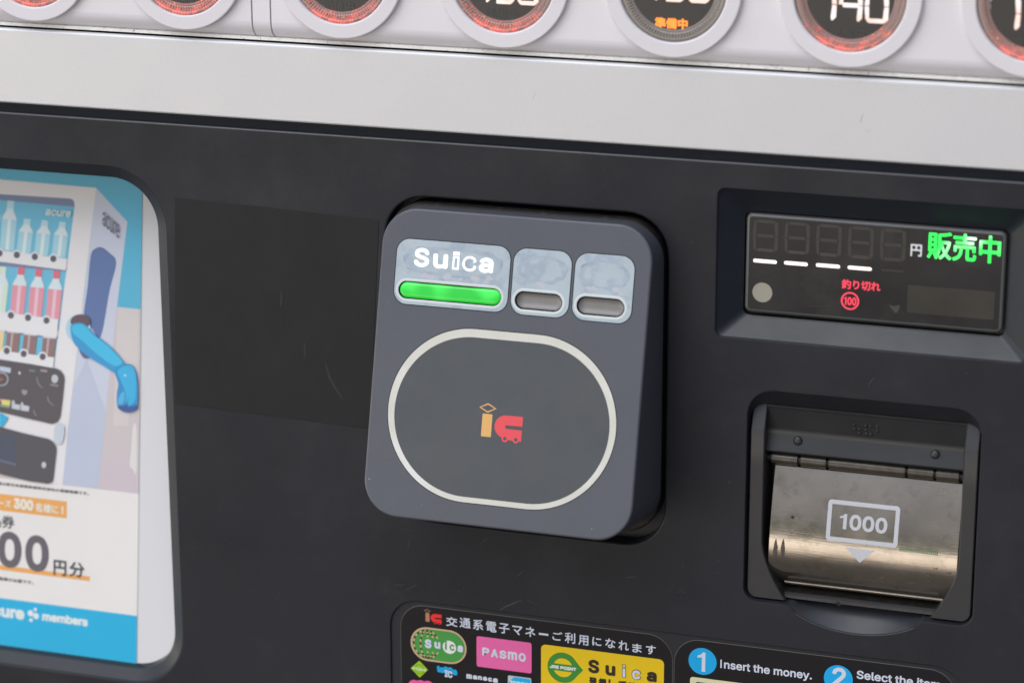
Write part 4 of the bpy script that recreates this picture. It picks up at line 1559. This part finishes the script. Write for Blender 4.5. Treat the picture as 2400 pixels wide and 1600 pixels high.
m = MB()
m.poly(ccw(uvs([(278, 308), (412, 448), (285, 566), (148, 420)], wT, zq)), wT, ink(150, 196, 26))
cq = at(*zq(282, 438), wT)
m.band(circ(*cq, 2.3, 28), circ(*cq, 2.05, 28), wT + .03, ink(92, 120, 20))
m.text('Kitaca', cq[0] - 3.1, cq[1] - .55, cq[0] + 3.1, cq[1] + .75, wT + .05, ink(206, 226, 190), .12)
m.build('lime_card_logo', ST1)
m = MB()
CYN = ink(0, 166, 240)
a, b = at(*zq(545, 480), wT), at(*zq(860, 580), wT)
sk = b[1] - a[1]
m.text('toICa', a[0], a[1] + .0, b[0], a[1] + 3.4, wT, CYN, .40, skew=sk + 1.4)
a, b = at(*zq(668, 545), wT), at(*zq(790, 555), wT)
m.text('IC', a[0], a[1] - .2, b[0], a[1] + 3.2, wT + .12, SWH, .22, skew=-.2)
m.build('blue_card_logo', ST1)
m = MB()
for ch, x0, x1, y1, y0 in (('m', 1000, 1086, 512, 584), ('a', 1098, 1166, 530, 594), ('n', 1176, 1240, 540, 602), ('a', 1252, 1318, 552, 614), ('c', 1330, 1392, 564, 628), ('a', 1404, 1482, 576, 645)):
    m.text(ch, at(*zq(x0, y0), wT)[0], at(*zq((x0 + x1) / 2, y0), wT)[1], at(*zq(x1, y0), wT)[0], at(*zq((x0 + x1) / 2, y1), wT)[1], wT, SWH, .27)
m.build('white_card_logo', ST1)
m = MB()
l, hi = at(*zq(1636, 530), wT)
r = at(*zq(1993, 600), wT)[0]
m.poly(rr(l, hi - 7.4, r, hi, .5, 3), wT, ink(190, 194, 200))
m.poly([(l + .3, hi - 7.2), (r - .3, hi - 7.2), (r - .3, hi - .5), (l + 3.0, hi - .4), (l + .3, hi - 3.3)], wT + .03, ink(0, 172, 240))
m.text('ICOCA', l + 1.0, hi - 4.6, r - 1.2, hi - 2.3, wT + .06, ink(214, 232, 244), .18)
m.build('sky_blue_card_logo', ST1)
m = MB()
cs = at(*zq(360, 640), wT)
for x, y, q in ((-4.8, -2.4, 3.0), (-1.8, -2.0, 2.9), (1.6, -2.0, 3.0), (4.6, -2.6, 2.7), (-2, -4, 3), (2, -4, 3)):
    m.poly(circ(cs[0] + x, cs[1] + y, q, 24), wT + .01 * abs(x), ink(246, 92, 156))
m.text('SUGOCA', cs[0] - 5.2, cs[1] - 3.2, cs[0] + 5.4, cs[1] - 1.0, wT + .1, ink(60, 20, 40), .2)
m.build('rose_card_logo', ST1)

# yellow points card
m = MB()
zy = z(1240, 1500, 6.533)
l = at(*zy(184, 300), wT)[0]
hi = at(*zy(230, 60), wT)[1]
r = at(*zy(2064, 500), wT)[0]
m.poly(rr(l, hi - 58, r, hi, 2.2, 6), wT, ink(232, 192, 10))
GP = ink(54, 136, 48)
ycl = ink(232, 192, 10)
cg = at(*zy(520, 415), wT)
R0 = at(*zy(760, 430), wT)[0] - cg[0]
R0 = (cg[0] - at(*zy(282, 400), wT)[0])
P = [(cg[0] + R0 * math.cos(math.radians(a)), cg[1] + R0 * math.sin(math.radians(a))) for a in range(50, 311, 10)]
tip = at(*zy(828, 462), wT)
P += [(cg[0] + R0 * .95, cg[1] - R0 * .38), (tip[0], cg[1]), (cg[0] + R0 * .95, cg[1] + R0 * .38)]
m.poly(ccw(P), wT + .03, GP)
ri = R0 * .62
for sg in (1, -1):
    q = [(cg[0] + ri * math.cos(math.radians(a)), cg[1] + sg * ri * math.sin(math.radians(a))) for a in range(22, 159, 8)]
    m.poly(ccw(q), wT + .06, ycl)
m.text('JRE POINT', cg[0] - R0 * .85, cg[1] - .85, cg[0] + R0 * .86, cg[1] + .75, wT + .09, ink(226, 236, 226), .16)
BKT = ink(44, 32, 26)
for ch, x0, x1, y1, y0 in (('S', 905, 1075, 292, 500), ('u', 1168, 1322, 380, 538), ('i', 1424, 1482, 365, 568), ('c', 1570, 1716, 442, 602), ('a', 1800, 1955, 476, 632)):
    bx = (at(*zy(x0, y0), wT)[0], at(*zy((x0 + x1) / 2, y0), wT)[1], at(*zy(x1, y0), wT)[0], at(*zy((x0 + x1) / 2, y1), wT)[1])
    if ch == 'i':
        m.square_i(*bx, wT + .04, BKT, SWH, .26)
        continue
    m.text(ch, *bx, wT + .04, BKT, .46)
    if ch in 'c':
        m.text(ch, bx[0] + .28, bx[1] + .28, bx[2] - .28, bx[3] - .28, wT + .16, SWH, .30)
x0 = 915
for i, ch in enumerate('登録して貯める'):
    xa = x0 + i * 150
    bx = (at(*zy(xa, 690), wT)[0], at(*zy(xa + 62, 690 + 20 * i), wT)[1], at(*zy(xa + 125, 690), wT)[0], at(*zy(xa + 62, 556 + 20 * i), wT)[1])
    m.text(ch, *bx, wT + .04, BKT, .22, font=False)
m.build('yellow_points_card', ST1)

ST2 = thing('instruction_sticker', 135, -170, -.9, 'black sticker below the banknote slot with numbered steps in blue discs', 'sticker', 'black stickers along the foot of the panel')
m = MB()
SP2 = lambda d: rr(73.5 - d, -242 - d, 196.0 + d, -126.9 + d, 11.5 + d, 10)
m.poly(SP2(-.25), wS, STICKER)
m.loft([m.lev(SP2(-.25), wS), m.lev(SP2(-.05), wS - .02), m.lev(SP2(0), -.9)], STICKER_EDGE)
m.build('sheet', ST2)
zi = z(1600, 1500, 3.5636)
CY = ink(0, 164, 232)
for n_, cxy, bx_, s_ in (('1', (166, 174), (122, 188, 96, 258), 0), ('2', (1300, 320), (1246, 1364, 225, 385), 1)):
    m = MB()
    c = at(*zi(*cxy), wT)
    m.poly(circ(*c, 6.25, 48), wT, CY)
    l, r = at(*zi(bx_[0], bx_[3]), wT)[0], at(*zi(bx_[1], bx_[3]), wT)[0]
    xm = (bx_[0] + bx_[1]) / 2
    if n_ == '1':
        m.one(l, at(*zi(xm, bx_[3]), wT)[1], r, at(*zi(xm, bx_[2]), wT)[1], wT + .05, SWH, .45)
    else:
        m.text(n_, l, at(*zi(xm, bx_[3]), wT)[1], r, at(*zi(xm, bx_[2]), wT)[1], wT + .05, SWH, .42)
    m.build('step_disc', ST2)


def line(s, x0, x1, yb0, xh, yt):
    """straight line of text: yb0 foot at x0, yt head of the first letter"""
    a = at(*zi(x0, yb0), wT)
    b = at(*zi(x1, yb0), wT)[0]
    top = at(*zi(x0, yt), wT)[1]
    m.text(s, a[0], a[1] - xh, b, top, wT, SWH, .15)


m = MB()
a = at(*zi(314, 228), wT)
b = at(*zi(330, 160), wT)
m.poly([(a[0], a[1]), (a[0] + .62, a[1]), (a[0] + .62, b[1]), (a[0], b[1])], wT, SWH)
line('nsert the money.', 345, 1082, 231, 1.0, 165)
m.build('step_wording', ST2)
m = MB()
line('Select the item.', 1452, 2185, 316, .05, 246)
m.build('step_wording', ST2)
for x0, y0 in ((62, 300), (1215, 445)):
    m = MB()
    l, hi = at(*zi(x0, y0), wT)
    m.poly(rr(l, hi - 30, l + 48, hi, 1.4, 4), wT, ink(214, 212, 172))
    m.poly(rr(l + 2.6, hi - 28, l + 46, hi - 2.0, .9, 4), wT + .03, ink(58, 58, 64))
    m.poly(rr(l + 4.2, hi - 26.5, l + 44.5, hi - 3.2, .6, 4), wT + .06, ink(84, 84, 92))
    m.build('step_picture', ST2)
